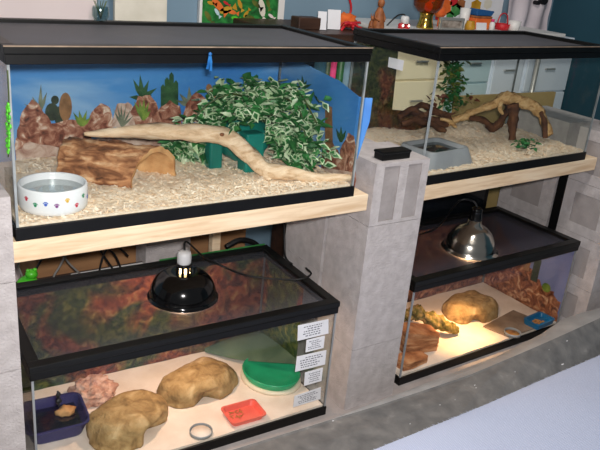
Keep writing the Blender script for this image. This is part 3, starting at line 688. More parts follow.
place_cave(471, 307, 482, 325, .138, .104, .064, 10, .30, 5, 'tan resin rock cave under the chrome lamp', .36)
# pink granite rock
p = at(93, 392, 2, S0 + .02)
mb = MB(); mb.blob((0, 0, .022), (.068, .056, .042), 5, .26, 3.2, 4)
for v in mb.v: v.z = max(v.z, 0)
o = mb.build('granite_rock', 'pink_rock'); o.location = (p.x, p.y, S0); tag(o, 'lumpy pink granite rock beside the violet dish', 'rock')

def tray(name, label, c, sx, sy, h, rot, mat, cat, th=.003, flare=.012, rim=.0, corner=.02, grp=None):
    t = thing(name, label, cat, c, rot, grp); mb = MB(); n = 6
    def outline(x, y, r):
        out = []
        for cx, cy, a0 in ((x - r, y - r, 0), (-x + r, y - r, 90), (-x + r, -y + r, 180), (x - r, -y + r, 270)):
            for i in range(n): a = math.radians(a0 + 90 * i / (n - 1)); out.append((cx + r * math.cos(a), cy + r * math.sin(a)))
        return out
    levels = [(sx - flare, sy - flare, 0), (sx, sy, h), (sx + rim, sy + rim, h), (sx + rim, sy + rim, h - .001), (sx - th, sy - th, h - .001), (sx - flare - th, sy - flare - th, th)]
    if not rim: levels = [(sx - flare, sy - flare, 0), (sx, sy, h), (sx - th, sy - th, h), (sx - flare - th, sy - flare - th, th)]
    elif rim: levels = [(sx - flare, sy - flare, 0), (sx - .001, sy - .001, h - .003), (sx + rim, sy + rim, h - .003), (sx + rim, sy + rim, h), (sx - th, sy - th, h), (sx - flare - th, sy - flare - th, th)]
    vs = []
    for x, y, z in levels: vs += [V(a, b, z) for a, b in outline(x, y, corner)]
    k = 4 * n
    fs = [(i * k + j, i * k + (j + 1) % k, (i + 1) * k + (j + 1) % k, (i + 1) * k + j) for i in range(len(levels) - 1) for j in range(k)]
    fs += [tuple(range(k - 1, -1, -1)), tuple((len(levels) - 1) * k + j for j in range(k))]
    mb.add(vs, fs, 0); mb.build('dish_body', mat, t); return t
p = at(64, 417, 2, S0 + .03)
t = tray('water_dish', 'translucent violet water dish in the left front corner', (.128, .262, S0), .085, .078, .05, math.radians(-4), 'violet_plastic', 'dish', .002, .014, .004, .028)
MB().box((-.068, -.062, .026), (.068, .062, .027)).build('water', 'water', t)
MB().blob((.035, .015, .035), (.026, .018, .016), 3, .4, 2, 6).build('bark_float', 'bark_in', t)
t['label'] = 'translucent violet water dish in the left front corner'
p = at(243.5, 413, 2, S0 + .01)
t = tray('feeding_dish', 'salmon pink square dish with mealworms near the front glass', (p.x, p.y, S0), .058, .044, .018, math.radians(-2), 'salmon', 'dish', .0035, .006, .002, .014)
rnd = random.Random(5)
worms = [(rnd.uniform(-.04, .0), rnd.uniform(-.012, .026), rnd.uniform(0, PI)) for _ in range(16)]
wm = None
wpos = t.location.copy()
for i, (x, y, a) in enumerate(worms):
    if wm is None:
        wm = MB().tube([(-.007, 0, 0), (-.003, .0015, .0002), (.003, .0015, .0002), (.007, 0, 0)], [.0008, .0014, .0014, .0008], 6).build('mealworm', 'worm'); w = wm
    else:
        w = wm.copy(); COL.objects.link(w)
    w.location = wpos + rz(math.radians(-2)) @ V(x, y, .0052 + .0012 * (i % 3)); w.rotation_euler.z = a
    tag(w, 'tan mealworm lying in the salmon pink dish', 'mealworm', 'mealworms in the salmon dish')
def ring_dish(p, r, h, label, fill):
    t = thing('ring_dish', label, 'dish', p, 0)
    MB().lathe([(r - .004, 0), (r, 0), (r, h), (r - .0015, h), (r - .0025, h - .001), (r - .0025, 0)], 36).build('rim', 'grey_dish', t)
    MB().lathe([(0, .001), (r - .005, .001), (r - .005, .004), (0, .004)], 28).build('filling', fill, t); return t
p = at(201, 432.5, 2, S0); ring_dish((p.x, p.y, S0), .034, .009, 'small round black rimmed dish beside the salmon dish', 'sand')
p = at(512.5, 333, 2, S0 + .008)
# jade corner pool
t = thing('corner_pool', 'jade green plastic pool with smoky domed back in the right corner', 'pool', (.80, .2, S0))
c = at(271, 373, 2, S0 + .02); c.z = S0
mb = MB().lathe([(0, .004), (.70, .006), (.86, .016), (.97, .034), (1.0, .034), (1.02, .03), (.93, .010), (.88, 0), (0, 0)], 40, sx=.088, sy=.102); 
R = rz(.3); mb.v = [R @ V(v.x, v.y, v.z) + c for v in mb.v]; mb.build('pool_basin', 'green_tub', t, world=True)
mb = MB().lathe([(.9, -.001), (1.06, -.001), (1.06, .008), (1.0, .012), (.9, .010)], 40, sx=.088, sy=.102); mb.v = [R @ V(v.x, v.y, v.z) + c for v in mb.v]; mb.build('pool_foot', 'cream', t, world=True)
def edge_pts(st):
    out = []
    for x, y, d in st:
        p = at(x, y, 1, d); p.x = min(p.x, .890); p.z = max(p.z, S0 - .002); out.append(p)
    return spline(out, 8)
lo_ = edge_pts([(205, 352, .43), (235, 359, .33), (265, 362, .245), (299, 364, .135)]); hi_ = edge_pts([(205, 348, .445), (236, 336, .43), (264, 331, .40), (299, 361, .14)])
n_ = len(lo_) - 1; mb = MB()
def awn(u, v, d=0):
    i = min(int(u * n_ + 1e-6), n_); p = lo_[i].lerp(hi_[i], v); return p + V(-.2, -.8, .5) * (.022 * math.sin(PI * v) * math.sin(PI * min(1, u * 1.1))) + V(.001, .004, -.003) * d
NV = 10
mb.grid(n_, NV, lambda u, v: awn(u, v)); mb.grid(n_, NV, lambda u, v: awn(1 - u, v, 1))
for v in (0, 1): mb.add([awn(u / n_, v, k) for k in (0, 1) for u in range(n_ + 1)], [(u, u + 1, u + n_ + 2, u + n_ + 1) for u in range(n_)])
mb.build('pool_back', 'grey_green', t, world=True)

# LR contents
def slab(name, label, cpos, sx, sy, h, rot, mat, seed, slope=.0, cat='rock', grp=None):
    rnd = random.Random(seed); n = 28; L = 12; corners = [(-1, -.8), (-.55, -1), (.7, -.95), (1, -.5), (.92, .7), (.4, 1), (-.7, .9), (-1, .3)]
    m = len(corners); poly = []
    for i in range(n):
        f = i / n * m; k = int(f); a_, b_ = corners[k], corners[(k + 1) % m]; poly.append(V((a_[0] + (b_[0] - a_[0]) * (f - k)) * sx, (a_[1] + (b_[1] - a_[1]) * (f - k)) * sy, 0))
    mb = MB(); vs = []
    for j in range(L + 1):
        for i, p in enumerate(poly):
            k = 1 + .07 * noise.noise(V(seed, j * .9, i * .12)) + .05 * noise.noise(V(p.x * 40, p.y * 40, j * .5 + seed)) - (.05 if j == L else 0)
            vs.append(V(p.x * k, p.y * k, j / L * (h + slope * p.x / sx * h + .004 * noise.noise(V(p.x * 30, p.y * 30, seed)))))
    top = len(vs); vs.append(V(0, 0, h * 1.02))
    fs = [(j * n + i, j * n + (i + 1) % n, (j + 1) * n + (i + 1) % n, (j + 1) * n + i) for j in range(L) for i in range(n)] + [tuple(range(n - 1, -1, -1))] + [(L * n + i, L * n + (i + 1) % n, top) for i in range(n)]
    mb.add(vs, fs); o = mb.build(name, mat); o.location = cpos; o.rotation_euler.z = rot; return tag(o, label, cat, grp)
p = at(417, 341, 2, S0 + .02); slab('flagstone', 'block of orange flagstone in front of the mossy bark', (p.x, p.y, S0), .080, .052, .072, -.2, 'slate', 2, -.18)
slab('flagstone', 'low slab of orange flagstone against the front glass', (1.335, .078, S0), .068, .036, .026, .1, 'slate', 6, -.3)
pts = [at(400, 318, 2, S0 + .035), at(415, 313, 2, S0 + .05), at(432, 320, 2, S0 + .05), at(447, 327, 2, S0 + .035), at(458, 331, 2, S0 + .014)]
tag(MB().tube(spline(pts, 14), lerp_r([.012, .026, .026, .022, .012], 14), 22, wob=.6, flat=.8, fine=.55).build('mossy_bark', 'mossy'), 'rough mossy green bark log behind the orange flagstone', 'bark')
mb = MB()
tp = [at(483, 327, 2, S0), at(513, 311, 2, S0), at(549, 326, 2, S0), at(517, 343, 2, S0)]
tp[3] = V(tp[3].x, max(tp[3].y, .045), S0); tp[2] = V(min(tp[2].x, 2.095), max(tp[2].y, .05), S0)
mb.prism(tp, V(0, 0, .005)); tag(mb.build('stone_tile', 'tile'), 'flat grey brown stone tile under the blue dish', 'tile')
p = at(512.5, 332.5, 2, S0 + .012); ring_dish((p.x, p.y, S0 + .0053), .033, .012, 'small round black rimmed dish on the grey brown tile', 'worm')
p = at(539, 320, 2, S0 + .02); cb = V(p.x, p.y, S0 + .0053)
t = tray('feeding_dish', 'blue plastic dish with food on the grey brown tile', cb, .062, .038, .022, .1, 'blue_plastic', 'dish', .008, .004, 0, .012)
mb = MB(); rnd = random.Random(9)
for k in range(26): mb.blob((rnd.uniform(-.03, .02), rnd.uniform(-.014, .016), .010), (.006, .005, .004), 1, .3, 2, k)
tag(mb.build('food', 'worm', t), kind='stuff')

# black suction thermometer on the front glass of the lower left tank
p = at(58.5, 399, 1, .0125)
mb = MB(); mb.blob(p + V(0, 0, .012), (.006, .004, .009), 2, .2); mb.blob(p + V(0, 0, -.006), (.008, .005, .008), 2, .3, 3, 4); mb.box((p.x - .002, p.y - .002, p.z - .02), (p.x + .002, p.y + .006, p.z + .02))
tag(mb.build('suction_clip', 'cord'), 'tiny black suction clip on the front glass above the violet dish', 'clip')
# paper labels on the front glass
quads = [((298, 325.5), (328.5, 319), (328.5, 333.5), (297.5, 341)), ((306.5, 340), (325, 335.5), (323.5, 348), (305.5, 352.5)), ((297, 356.5), (326.5, 350), (325, 364.5), (295, 372)), ((305, 372.5), (323, 367.5), (321.5, 381), (304, 386)), ((294.5, 396), (321, 387), (320.5, 399), (293, 407.5))]
words_ = ['topmost white printed label on the glass corner', 'small printed label second from the top of the glass corner', 'wide printed label third down the glass corner', 'small printed label fourth down the glass corner', 'lowest printed label on the glass corner just above the black trim']
for q, lab in zip(quads, words_):
    P4 = [at(x, y, 1, LL[0].y - .0235 + .0021) for x, y in q]; mb = MB(); mb.prism(P4, V(0, .0005, 0))
    def bil(u, v): return (P4[0] * (1 - u) + P4[1] * u) * (1 - v) + (P4[3] * (1 - u) + P4[2] * u) * v
    rnd = random.Random(len(lab))
    for k in range(5):
        v = .18 + .15 * k; a = .12 + rnd.uniform(0, .2); b = .9 - rnd.uniform(0, .2); x = a
        while x < b:
            w = rnd.uniform(.03, .09); q4 = [bil(x, v), bil(min(x + w, b), v), bil(min(x + w, b), v + .06), bil(x, v + .06)]; mb.prism([s - V(0, .0002, 0) for s in q4], V(0, .00015, 0), 1); x += w + .03
    tag(mb.build('paper_label', ['paper', 'ink']), lab, 'label', 'printed labels on the glass corner')

# ------------------------------------------------------------------ driftwood tank contents
bz = zUR(at(435, 150, 2, .05)) - .004
p = at(435, 148, 2, bz + .045)
t = thing('water_dish', 'grey square plastic water dish with sloping sides', 'dish', (p.x, max(p.y, .135), bz), .12)
mb = MB(); n = 8
def sq(s, r, z):
    out = []
    for cx, cy, a0 in ((s - r, s - r, 0), (-s + r, s - r, 90), (-s + r, -s + r, 180), (s - r, -s + r, 270)):
        for i in range(n): a = math.radians(a0 + 90 * i / (n - 1)); out.append(V((cx + r * math.cos(a)) * 1.12, (cy + r * math.sin(a)) * .82, z))
    return out
lv = [(.108, .03, 0), (.088, .024, .052), (.086, .024, .056), (.078, .022, .056), (.070, .02, .038), (.055, .02, .018), (.02, .01, .016)]
vs = sum([sq(*l) for l in lv], []); k = 4 * n
mb.add(vs, [(i * k + j, i * k + (j + 1) % k, (i + 1) * k + (j + 1) % k, (i + 1) * k + j) for i in range(len(lv) - 1) for j in range(k)] + [tuple(range(k - 1, -1, -1)), tuple((len(lv) - 1) * k + j for j in range(k))])
mb.build('dish_body', 'grey_dish', t, .001)
MB().prism([v for v in sq(.0715, .02, .044)], V(0, 0, -.001)).build('water', 'water', t)

t = thing('driftwood_arch', 'twisted grapewood arch with dark undersides in the right tank', 'driftwood', (1.8, .25, .03))
A = [at(447, 124, 1, .335), at(460, 118, 1, .33), at(478, 110, 1, .315), at(494, 104, 1, .30), at(506, 97.5, 1, .285), at(520, 102, 1, .265), at(533, 106, 1, .245), at(543, 118, 1, .225), at(549, 135, 1, .205)]
MB().tube(spline(A), lerp_r([.010, .013, .011, .015, .026, .021, .019, .016, .013]), 14, wob=.6, fine=.3).build('arch_limb', 'grape_pale', t, world=True)
MB().tube(spline([at(511, 104, 1, .26), at(513, 120, 1, .245), at(512, 140, 1, .225)]), lerp_r([.022, .015, .012]), 14, wob=.8, fine=.5).build('root_leg', 'grape_dark', t, world=True)
MB().tube(spline([at(470, 118, 1, .31), at(485, 121, 1, .30), at(493, 128, 1, .29), at(503, 118, 1, .275), at(509, 106, 1, .265)]), lerp_r([.006, .011, .017, .011, .010]), 14, wob=.9, fine=.5).build('root_loop', 'grape_dark', t, world=True)
MB().tube(spline([at(541, 112, 1, .215), at(545, 124, 1, .205), at(545, 138, 1, .19)]), lerp_r([.006, .011, .010]), 8, wob=.5).build('root_strip', 'grape_dark', t, world=True)
MB().tube(spline([at(502, 100, 1, .262), at(500, 108, 1, .255), at(503, 114, 1, .25)]), lerp_r([.006, .010, .004]), 8, wob=.4).build('snag', 'grape_pale', t, world=True)
t = thing('root_wood', 'knotted brown root at the left end of the grapewood arch', 'driftwood', (1.43, .33, .06))
mb = MB()
for q_, r_ in (((( 398, 117, .35), (412, 111, .35), (424, 116, .345), (436, 122, .335), (448, 125, .32)), (.008, .013, .012, .014, .008)),
               (((402, 124, .34), (414, 120, .335), (428, 123, .325), (440, 126, .315)), (.008, .011, .010, .006)),
               (((408, 112, .355), (420, 106, .355), (434, 110, .35), (446, 116, .34), (452, 124, .325)), (.005, .009, .010, .010, .006)),
               (((424, 118, .34), (432, 112, .335), (442, 116, .33), (455, 113, .325)), (.007, .008, .006, .003)),
               (((430, 122, .33), (438, 128, .32), (446, 131, .315)), (.008, .009, .005))):
    mb.tube(spline([at(x, y, 1, d) for x, y, d in q_], 9), lerp_r(r_, 9), 12, wob=1.2)
mb.build('root_body', 'grape_dark', t, world=True)
MB().tube(spline([at(440, 119, 1, .32), at(449, 121, 1, .305), at(456, 127, 1, .295)]), lerp_r([.006, .009, .006]), 8, wob=.5).build('root_tip', 'grape_pale', t, world=True)
t = thing('ivy_sprig', 'small dark green ivy sprig at the foot of the driftwood arch', 'plant', at(527, 146, 2, .045))
mb = MB(); rnd = random.Random(21)
cc = at(527, 144, 1, .15); leaves(mb, cc, 46, (.045, .03, .016), .022, rnd, (0, 1), lambda p: p.y > .06)
mb.build('foliage', ['leaf', 'leaf_dark'], t, world=True)
MB().tube(spline([cc + V(-.045, 0, -.012), cc, cc + V(.045, .01, -.01)]), .0015, 6).build('stem', 'stem', t, world=True)
t = thing('hanging_vine', 'leafy green vine hanging at the back glass of the driftwood tank', 'plant', (1.62, .395, .06))
mb = MB(); rnd = random.Random(22)
for py in range(60, 106, 3):
    leaves(mb, at(452 + rnd.uniform(-3, 3), py, 1, .375), 16, (.038, .02, .014), .028, rnd, (0, 1), lambda p: p.y < .395)
leaves(mb, at(466, 100, 1, .36), 14, (.04, .02, .02), .026, rnd, (2, 3)); leaves(mb, at(436, 100, 1, .36), 14, (.04, .02, .02), .026, rnd, (2, 3))
mb.build('foliage', ['leaf_olive', 'leaf_dark', 'leaf_autumn', 'leaf_olive'], t, world=True)
MB().tube(spline([at(452, 58, 1, .38), at(454, 80, 1, .38), at(452, 110, 1, .375)]), .002, 6).build('stem', 'stem', t, world=True)

# small black case on the middle pillar
t = thing('small_case', 'small black rectangular case lying on top of the middle pillar', 'case', (1.062, .026, .0935), .02)
MB().box((-.054, -.018, 0), (.054, .022, .022)).build('case_body', 'lid_edge', t, .003)
MB().box((-.056, -.020, .018), (.056, .024, .026)).build('case_top', 'lid_edge', t, .003)

# ------------------------------------------------------------------ bed in the foreground
bed = thing('bed', 'grey padded bed edge running along the foot of the stand', 'bed', (1.3, -.8, ZF))
Apx = [(100, 491), (150, 473), (250, 444), (333, 419), (392, 396), (450, 374), (500, 355), (541, 334), (562, 319.5), (580, 313), (600, 308), (640, 293)]
Bpx = [(60, 505), (140, 478), (225, 450), (330, 419), (380, 405), (440, 385), (472, 374), (510, 358), (538, 346), (565, 334), (600, 318), (640, 300)]
Cpx = [(140, 540), (250, 495), (320, 470), (380, 447), (430, 427), (460, 415), (490, 402.5), (525, 387), (555, 374), (580, 363.5), (600, 355), (640, 337)]
mb = MB(); rows = []
for a, b, c in zip(Apx, Bpx, Cpx):
    k = max(0, (a[0] - 440) / 120) ** 1.2 * .06; pa, pb, pc = at(*a, 2, -.672 + k), at(*b, 2, -.664 + k), at(*c, 2, -.660)
    pb.y = min(pb.y, pa.y - .008)
    if pa.y > -.05: pa.y = -.05
    rows.append([V(pa.x, pa.y + .004, ZF + .02), V(pa.x, pa.y + .004, -.69), pa, pa * .5 + pb * .5 + V(0, 0, .002), pb, pb + V(0, -.006, -.003), pb * .5 + pc * .5 + V(0, 0, .004), pc, V(pc.x, pc.y - .04, -.68), V(pc.x, pc.y - .04, ZF + .02)])
n = len(rows[0]); vs = sum(rows, [])
for i in range(len(rows) - 1):
    for j in range(n - 1):
        q = (i * n + j, (i + 1) * n + j, (i + 1) * n + j + 1, i * n + j + 1)
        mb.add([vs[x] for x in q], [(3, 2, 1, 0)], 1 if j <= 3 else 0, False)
from mathutils.bvhtree import BVHTree
RAIL = BVHTree.FromPolygons([tuple(v) for v in mb.v], mb.f)
mb.build('padded_rail', ['rail', 'rail_light'], bed, world=True)
MB().box((-.75, -1.75, ZF + .12), (2.9, -.33, -.695)).build('mattress', 'white_plain', bed, .03, True)
# quilt
top = [at(*c, 2, -.655) for c in Cpx]
mb = MB()
def qlt(u, v):
    x = u * (len(top) - 1); i = min(int(x), len(top) - 2); p = top[i].lerp(top[i + 1], x - i)
    y = p.y - .004 + (-1.75 - p.y) * v ** 1.3
    return V(p.x + (u * 3.6 - .5 - p.x) * v * .6, y, -.652 + .010 * noise.noise(V(u * 5, v * 4, 1)) * min(1, v * 6) + .004 * min(1, v * 20))
mb.grid(80, 50, qlt)
mb.grid(80, 1, lambda u, v: qlt(u, 0) - V(0, -.0005, .006 * v))
rnd = random.Random(2)
for k in range(330):
    u = k / 330; p = qlt(u, 0); L = rnd.uniform(.003, .011)
    mb.add([p + V(-.0022, -.002, -.0005), p + V(.0022, -.002, -.0005), p + V(rnd.uniform(-.002, .002), L, -.0035)], [(0, 1, 2)])
tag(mb.build('bedspread', 'quilt'), 'white waffle weave bedspread in the lower right corner', 'bedspread')
mb = MB(); rnd = random.Random(12)
spots = [(475, 385.5, 2.2), (472, 397, 3), (499, 387, 2.4), (562, 364, 5), (567, 341, 2), (559, 346, 1.6), (333, 421, 1.6), (476, 388, 1.4), (549, 350, 1.2), (480, 398, 1.8), (515, 372, 1.0), (440, 405, 1.0), (455, 400, .9), (410, 424, .8), (530, 360, 1.1)]
for x, y, s in spots:
    p = at(x, y, 2, -.66); p = RAIL.ray_cast(CAM, (p - CAM).normalized())[0] or p; mb.blob(p + V(0, 0, .0004), (s * .0019, s * .0011, .0016), 2, .6, 2, x)
tag(mb.build('lint', 'lint'), 'white lint specks stuck on the grey bed edge', 'lint', kind='stuff')

# ------------------------------------------------------------------ things behind the stand
SH = .351                                                           # height of the furniture tops behind
def cabinet(name, label, lo, hi, mat, rows_, cat='cabinet', handle='silver', cols=1):
    t = thing(name, label, cat, ((lo[0] + hi[0]) / 2, (lo[1] + hi[1]) / 2, lo[2])); c = t.location
    L = V(*lo) - c; H = V(*hi) - c
    MB().box((L.x, L.y + .015, L.z), tuple(H)).build('body', mat, t, .003)
    z = H.z - .03
    for h in rows_:
        d = MB().box((L.x + .008, L.y, z - h + .008), (H.x - .008, L.y + .014, z)).build('drawer', mat, t, .003)
        k = MB().box((-.035 + (L.x + H.x) / 2, L.y - .012, z - h / 2 - .004), ((L.x + H.x) / 2 + .035, L.y, z - h / 2 + .004)).build('handle', handle, d, .002)
        z -= h
    return t
cabinet('drawer_cabinet', 'cream drawer cabinet seen through the driftwood tank', (1.66, .80, ZF), (2.03, 1.15, SH - .001), 'cream_paint', [.17, .17, .2, .2, .2, .2])
cabinet('drawer_cabinet', 'pale blue drawer unit behind the hanging vine', (2.06, .80, ZF), (2.29, 1.15, SH - .001), 'ice_blue', [.19, .12, .2, .2, .2, .2])
cabinet('drawer_cabinet', 'cool white drawer unit behind the driftwood arch', (2.30, .80, ZF), (2.515, 1.15, SH - .001), 'ice_white', [.26, .2, .2, .2, .2])
cabinet('drawer_cabinet', 'pale grey cupboard at the far right behind the arch', (2.56, .82, ZF), (2.9, 1.125, SH - .012), 'ice_white', [.24, .3, .3, .3])
tag(MB().box((1.64, .76, SH), (2.72, 1.17, SH + .016)).build('shelf_top', 'white_plain', bevel=.002), 'white shelf top crowded with ornaments behind the right tank', 'shelf')
tag(MB().box((1.99, .70, ZF), (2.66, .715, .10)).build('fibreboard', 'tan_board'), 'tan fibreboard sheet standing behind the driftwood arch', 'board')
tag(MB().tube([(2.53, .74, ZF), (2.53, .74, SH - .01)], .012, 12).build('metal_post', 'silver'), 'thin grey metal post standing before the white drawers', 'post')
# dark table behind, left of the cabinets
t = thing('side_table', 'dark wood side table behind the gap between the upper tanks', 'table', (1.38, .9, ZF))
MB().box((1.12, .72, SH - .03), (1.635, 1.16, SH)).build('tabletop', 'dark_wood', t, .003, True)
for x in (1.14, 1.6):
    for y in (.74, 1.12): MB().box((x, y, ZF), (x + .03, y + .03, SH - .03)).build('leg', 'dark_wood', t, .002, True)
# things standing under/at the table (seen through the tank end)
def roll(px, label, mat, r=.022, h=.5):
    p = at(px, 90, 1, .66); o = MB().lathe([(0, 0), (r, 0), (r, h), (r - .004, h), (r - .004, h - .02), (0, h - .02)], 20).build('paper_roll', mat); o.location = (p.x, .66, -.18)
    tag(o, label, 'roll', 'rolls standing behind the upper tanks')
tag(MB().box((1.12, .60, ZF), (1.60, .71, -.181)).build('storage_box', 'dark_wood', bevel=.003), 'dark storage box behind the gap between the upper tanks', 'box')
roll(318, 'blue grey roll seen through the ivy tank end', 'wall_teal'); roll(331, 'pink paper roll seen through the ivy tank end', 'pink', .012); roll(345, 'pale teal roll nearest the front edge of the ivy tank', 'wall', .02); roll(354, 'dark teal roll behind the ivy tank corner', 'wall_teal', .014)
roll(325, 'olive roll between the blue grey and pink rolls', 'stem', .012); roll(338, 'dark green roll beside the pink roll', 'leaf_dark', .014)

def ob(name, mb, mats, label, cat, grp=None, loc=None, bevel=0):
    o = mb.build(name, mats, bevel=bevel)
    if loc: o.location = loc
    return tag(o, label, cat, grp)
# wardrobe, board, picture at upper left
a, b = at(-60, 10, 1, 1.1).x - .3, at(97, 10, 1, 1.1).x
t = thing('wardrobe', 'pinkish white wardrobe behind the ivy tank lid', 'wardrobe', ((a + b) / 2, 1.15, ZF))
MB().box((a, 1.1, ZF), (b, 1.195, 1.2)).build('body', 'pinkwhite', t, .003, True)
MB().box((a + .02, 1.092, ZF + .05), (b - .006, 1.0995, 1.18)).build('door', 'pinkwhite', t, .002, True)
a, b = at(113, 10, 1, 1.17).x, at(165, 10, 1, 1.17).x
ob('board', MB().box((a, 1.15, ZF), (b, 1.17, 1.1)), 'beige', 'tall beige board leaning on the wall behind the ivy tank', 'board', bevel=.002)
p0, p1 = at(202, 10, 1, 1.18).x, at(284, 10, 1, 1.18).x
t = thing('framed_picture', 'bright green jungle picture with yellow fish in a white frame', 'picture', ((p0 + p1) / 2, 1.19, .27))
MB().box((p0, 1.182, .27), (p1 - .03, 1.19, .76)).build('canvas', 'green_paint', t, world=True)
mb = MB()
for q in (((p1 - .03, 1.176, .25), (p1, 1.198, .78)), ((p0 - .012, 1.176, .25), (p0, 1.198, .78)), ((p0, 1.176, .25), (p1 - .03, 1.198, .27)), ((p0, 1.176, .76), (p1 - .03, 1.198, .78))): mb.box(*q)
mb.build('picture_frame', 'white_plain', t, .002, True)
for i, (px, py, mt, R_, s) in enumerate(((218, 5, 'orange', .7, 1.0), (226, 10, 'mustard', -.3, .9), (232, 12, 'orange', .2, .6), (262, 8, 'beige', 1.3, 1.1), (250, 18, 'leaf_olive', .3, .8), (217, 12, 'ice_blue', .9, .5), (240, 4, 'mustard', 1.1, .6), (211, 3, 'mustard', .2, .5), (246, 14, 'mustard', -.9, .5), (271, 16, 'pinkwhite', .5, .45), (256, 4, 'leaf_olive', .6, .7), (235, 18, 'leaf_lime', .1, .5), (268, 3, 'leaf_olive', 1.2, .6), (208, 16, 'leaf_olive', .9, .7), (226, 3, 'red', .5, .4), (242, 20, 'orange', .2, .4))):
    c = at(px, py, 1, 1.1818); RR = Matrix.Rotation(R_, 3, 'Y'); poly = []
    for k in range(14):
        a_ = 2 * PI * k / 14; poly.append(c + RR @ (V(math.cos(a_) * .034, 0, math.sin(a_) * .014) * s))
    mb = MB(); mb.prism(poly, V(0, .0008, 0)); mb.prism([c + RR @ (V(.03, 0, 0) * s), c + RR @ (V(.055, 0, .018) * s), c + RR @ (V(.055, 0, -.018) * s)], V(0, .0008, 0))
    mb.build('painted_fish', mt, t, world=True)
# little glass pot on the lid
p = at(101, 22, 1, .425); lt = .4155
t = thing('glass_pot', 'little clear glass pot of twigs at the back of the ivy tank lid', 'pot', (p.x, .428, lt))
MB().lathe([(0, 0), (.016, 0), (.022, .012), (.022, .03), (.020, .036), (.019, .036), (.0205, .03), (.0205, .013), (.015, .002), (0, .002)], 24).build('pot_body', 'jar_glass', t)
mb = MB()
for k in range(7): a_ = k * .9; mb.tube([(0, 0, .004), (math.cos(a_) * .009, math.sin(a_) * .009, .03), (math.cos(a_) * .018, math.sin(a_) * .012, .05)], .001, 5)
mb.build('twigs', 'stem', t)

# ornaments on the table and shelf
ST = SH + .016
def std(px, y, py=None): p = at(px, 26, 1, y); return p.x
def card(px, y, z0, w, h, lean, label, mat='paper', yaw=0):
    t = MB().box((-w / 2, -.002, 0), (w / 2, .002, h)); o = t.build('card', mat); o.location = (std(px, y), y, z0 + .002); o.rotation_euler = (-lean, 0, yaw); return tag(o, label, 'card')
ob('dark_box', MB().box((-.05, -.03, 0), (.05, .03, .045)), 'dark_wood', 'little dark box left of the white cards behind the ivy tank', 'box', loc=(1.275, .86, SH + .0005), bevel=.003)
card(322, .83, SH, .036, .068, .12, 'narrow white greeting card beside the little dark box', yaw=-.2)
card(334, .85, SH, .056, .074, .15, 'wide white greeting card beside the red ribbon', yaw=-.15)
mb = MB(); rnd = random.Random(31)
pc = V(std(352, .84), .84, SH + .04)
for k in range(5): mb.tube(spline([pc + V(rnd.uniform(-.07, .03), rnd.uniform(-.03, .03), -.036 + .006 * k), pc + V(rnd.uniform(-.03, .03), rnd.uniform(-.03, .03), -.01), pc + V(rnd.uniform(-.02, .06), rnd.uniform(-.03, .03), -.034 + .006 * k)]), .006, 6, flat=.4)
ob('ribbon_tangle', mb, 'red', 'tangle of red ribbon beside the white cards', 'ribbon')
p = V(std(351, .88), .88, SH)
ob('flower', MB().blob((0, 0, .03), (.04, .03, .03), 3, .35, 3, 5), 'orange', 'orange felt flower on the red ribbon', 'flower', loc=(p.x - .01, .9, SH + .002))
ob('red_string', MB().tube(spline([at(348, -6, 1, .95), at(351, 6, 1, .95), at(350, 14, 1, .95), at(346, 20, 1, .93)]), .005, 6), 'red', 'red cord hanging down in front of the wall', 'string')
def figurine(px, y, z0, h, label, seed, mat='brown'):
    t = thing('figurine', label, 'figurine', (std(px, y), y, z0), 0, 'carved wooden figurines'); r = h * .16
    MB().lathe([(0, 0), (r * 1.05, 0), (r * 1.1, h * .08), (r * .95, h * .3), (r * .75, h * .5), (r * .4, h * .62), (0, h * .64)], 16).build('torso', mat, t)
    MB().blob((0, -.003, h * .74), (r * .62, r * .62, h * .14), 2, .12, 2, seed).build('head', mat, t)
    for s in (-1, 1):
        MB().blob((s * r * .45, 0, h * .9), (r * .16, r * .12, h * .1), 2, 0).build('ear', mat, t)
        MB().tube([(s * r * .7, 0, h * .5), (s * r * 1.05, -.006, h * .35), (s * r * .5, -r * .9, h * .28)], [r * .2, r * .2, r * .16], 7).build('arm', mat, t)
figurine(378, .84, SH, .15, 'tall brown carved rabbit figurine left of the lava lamp', 1)
figurine(371, .83, SH, .07, 'short brown carved rabbit figurine beside the red ribbon', 2)
# gooseneck lamp
t = thing('gooseneck_clip', 'thin dark gooseneck arm bending over a white bulb', 'lamp', (std(386, .9), .9, SH))
MB().lathe([(0, 0), (.022, 0), (.022, .008), (.006, .012), (0, .012)], 20).build('base', 'cord', t)
MB().tube(spline([(0, 0, .012), (.02, 0, .03), (.055, 0, .058), (.085, 0, .064), (.10, 0, .058)]), .003, 8).build('arm', 'cord', t)
MB().lathe([(0, -.03), (.012, -.028), (.014, -.02), (.010, 0), (0, .002)], 16, c=(.102, 0, .056)).build('lamp_head', 'porcelain', t)
t = thing('santa_lights', 'pair of tiny lit bulbs in dark red sockets by the lava lamp', 'light', (std(404, .82), .82, ST), 0)
for s in (-.016, .016):
    MB().lathe([(0, 0), (.012, 0), (.013, .015), (.010, .02), (0, .02)], 16, c=(s, 0, 0)).build('socket', 'red', t)
    MB().blob((s, -.010, .012), (.006, .006, .006), 2, 0).build('bulb', emit('tiny_bulb', (255, 240, 225), 2.5), t)
MB().lathe([(0, .02), (.017, .02), (.018, .045), (.012, .05), (0, .05)], 16).build('cap', 'porcelain', t)
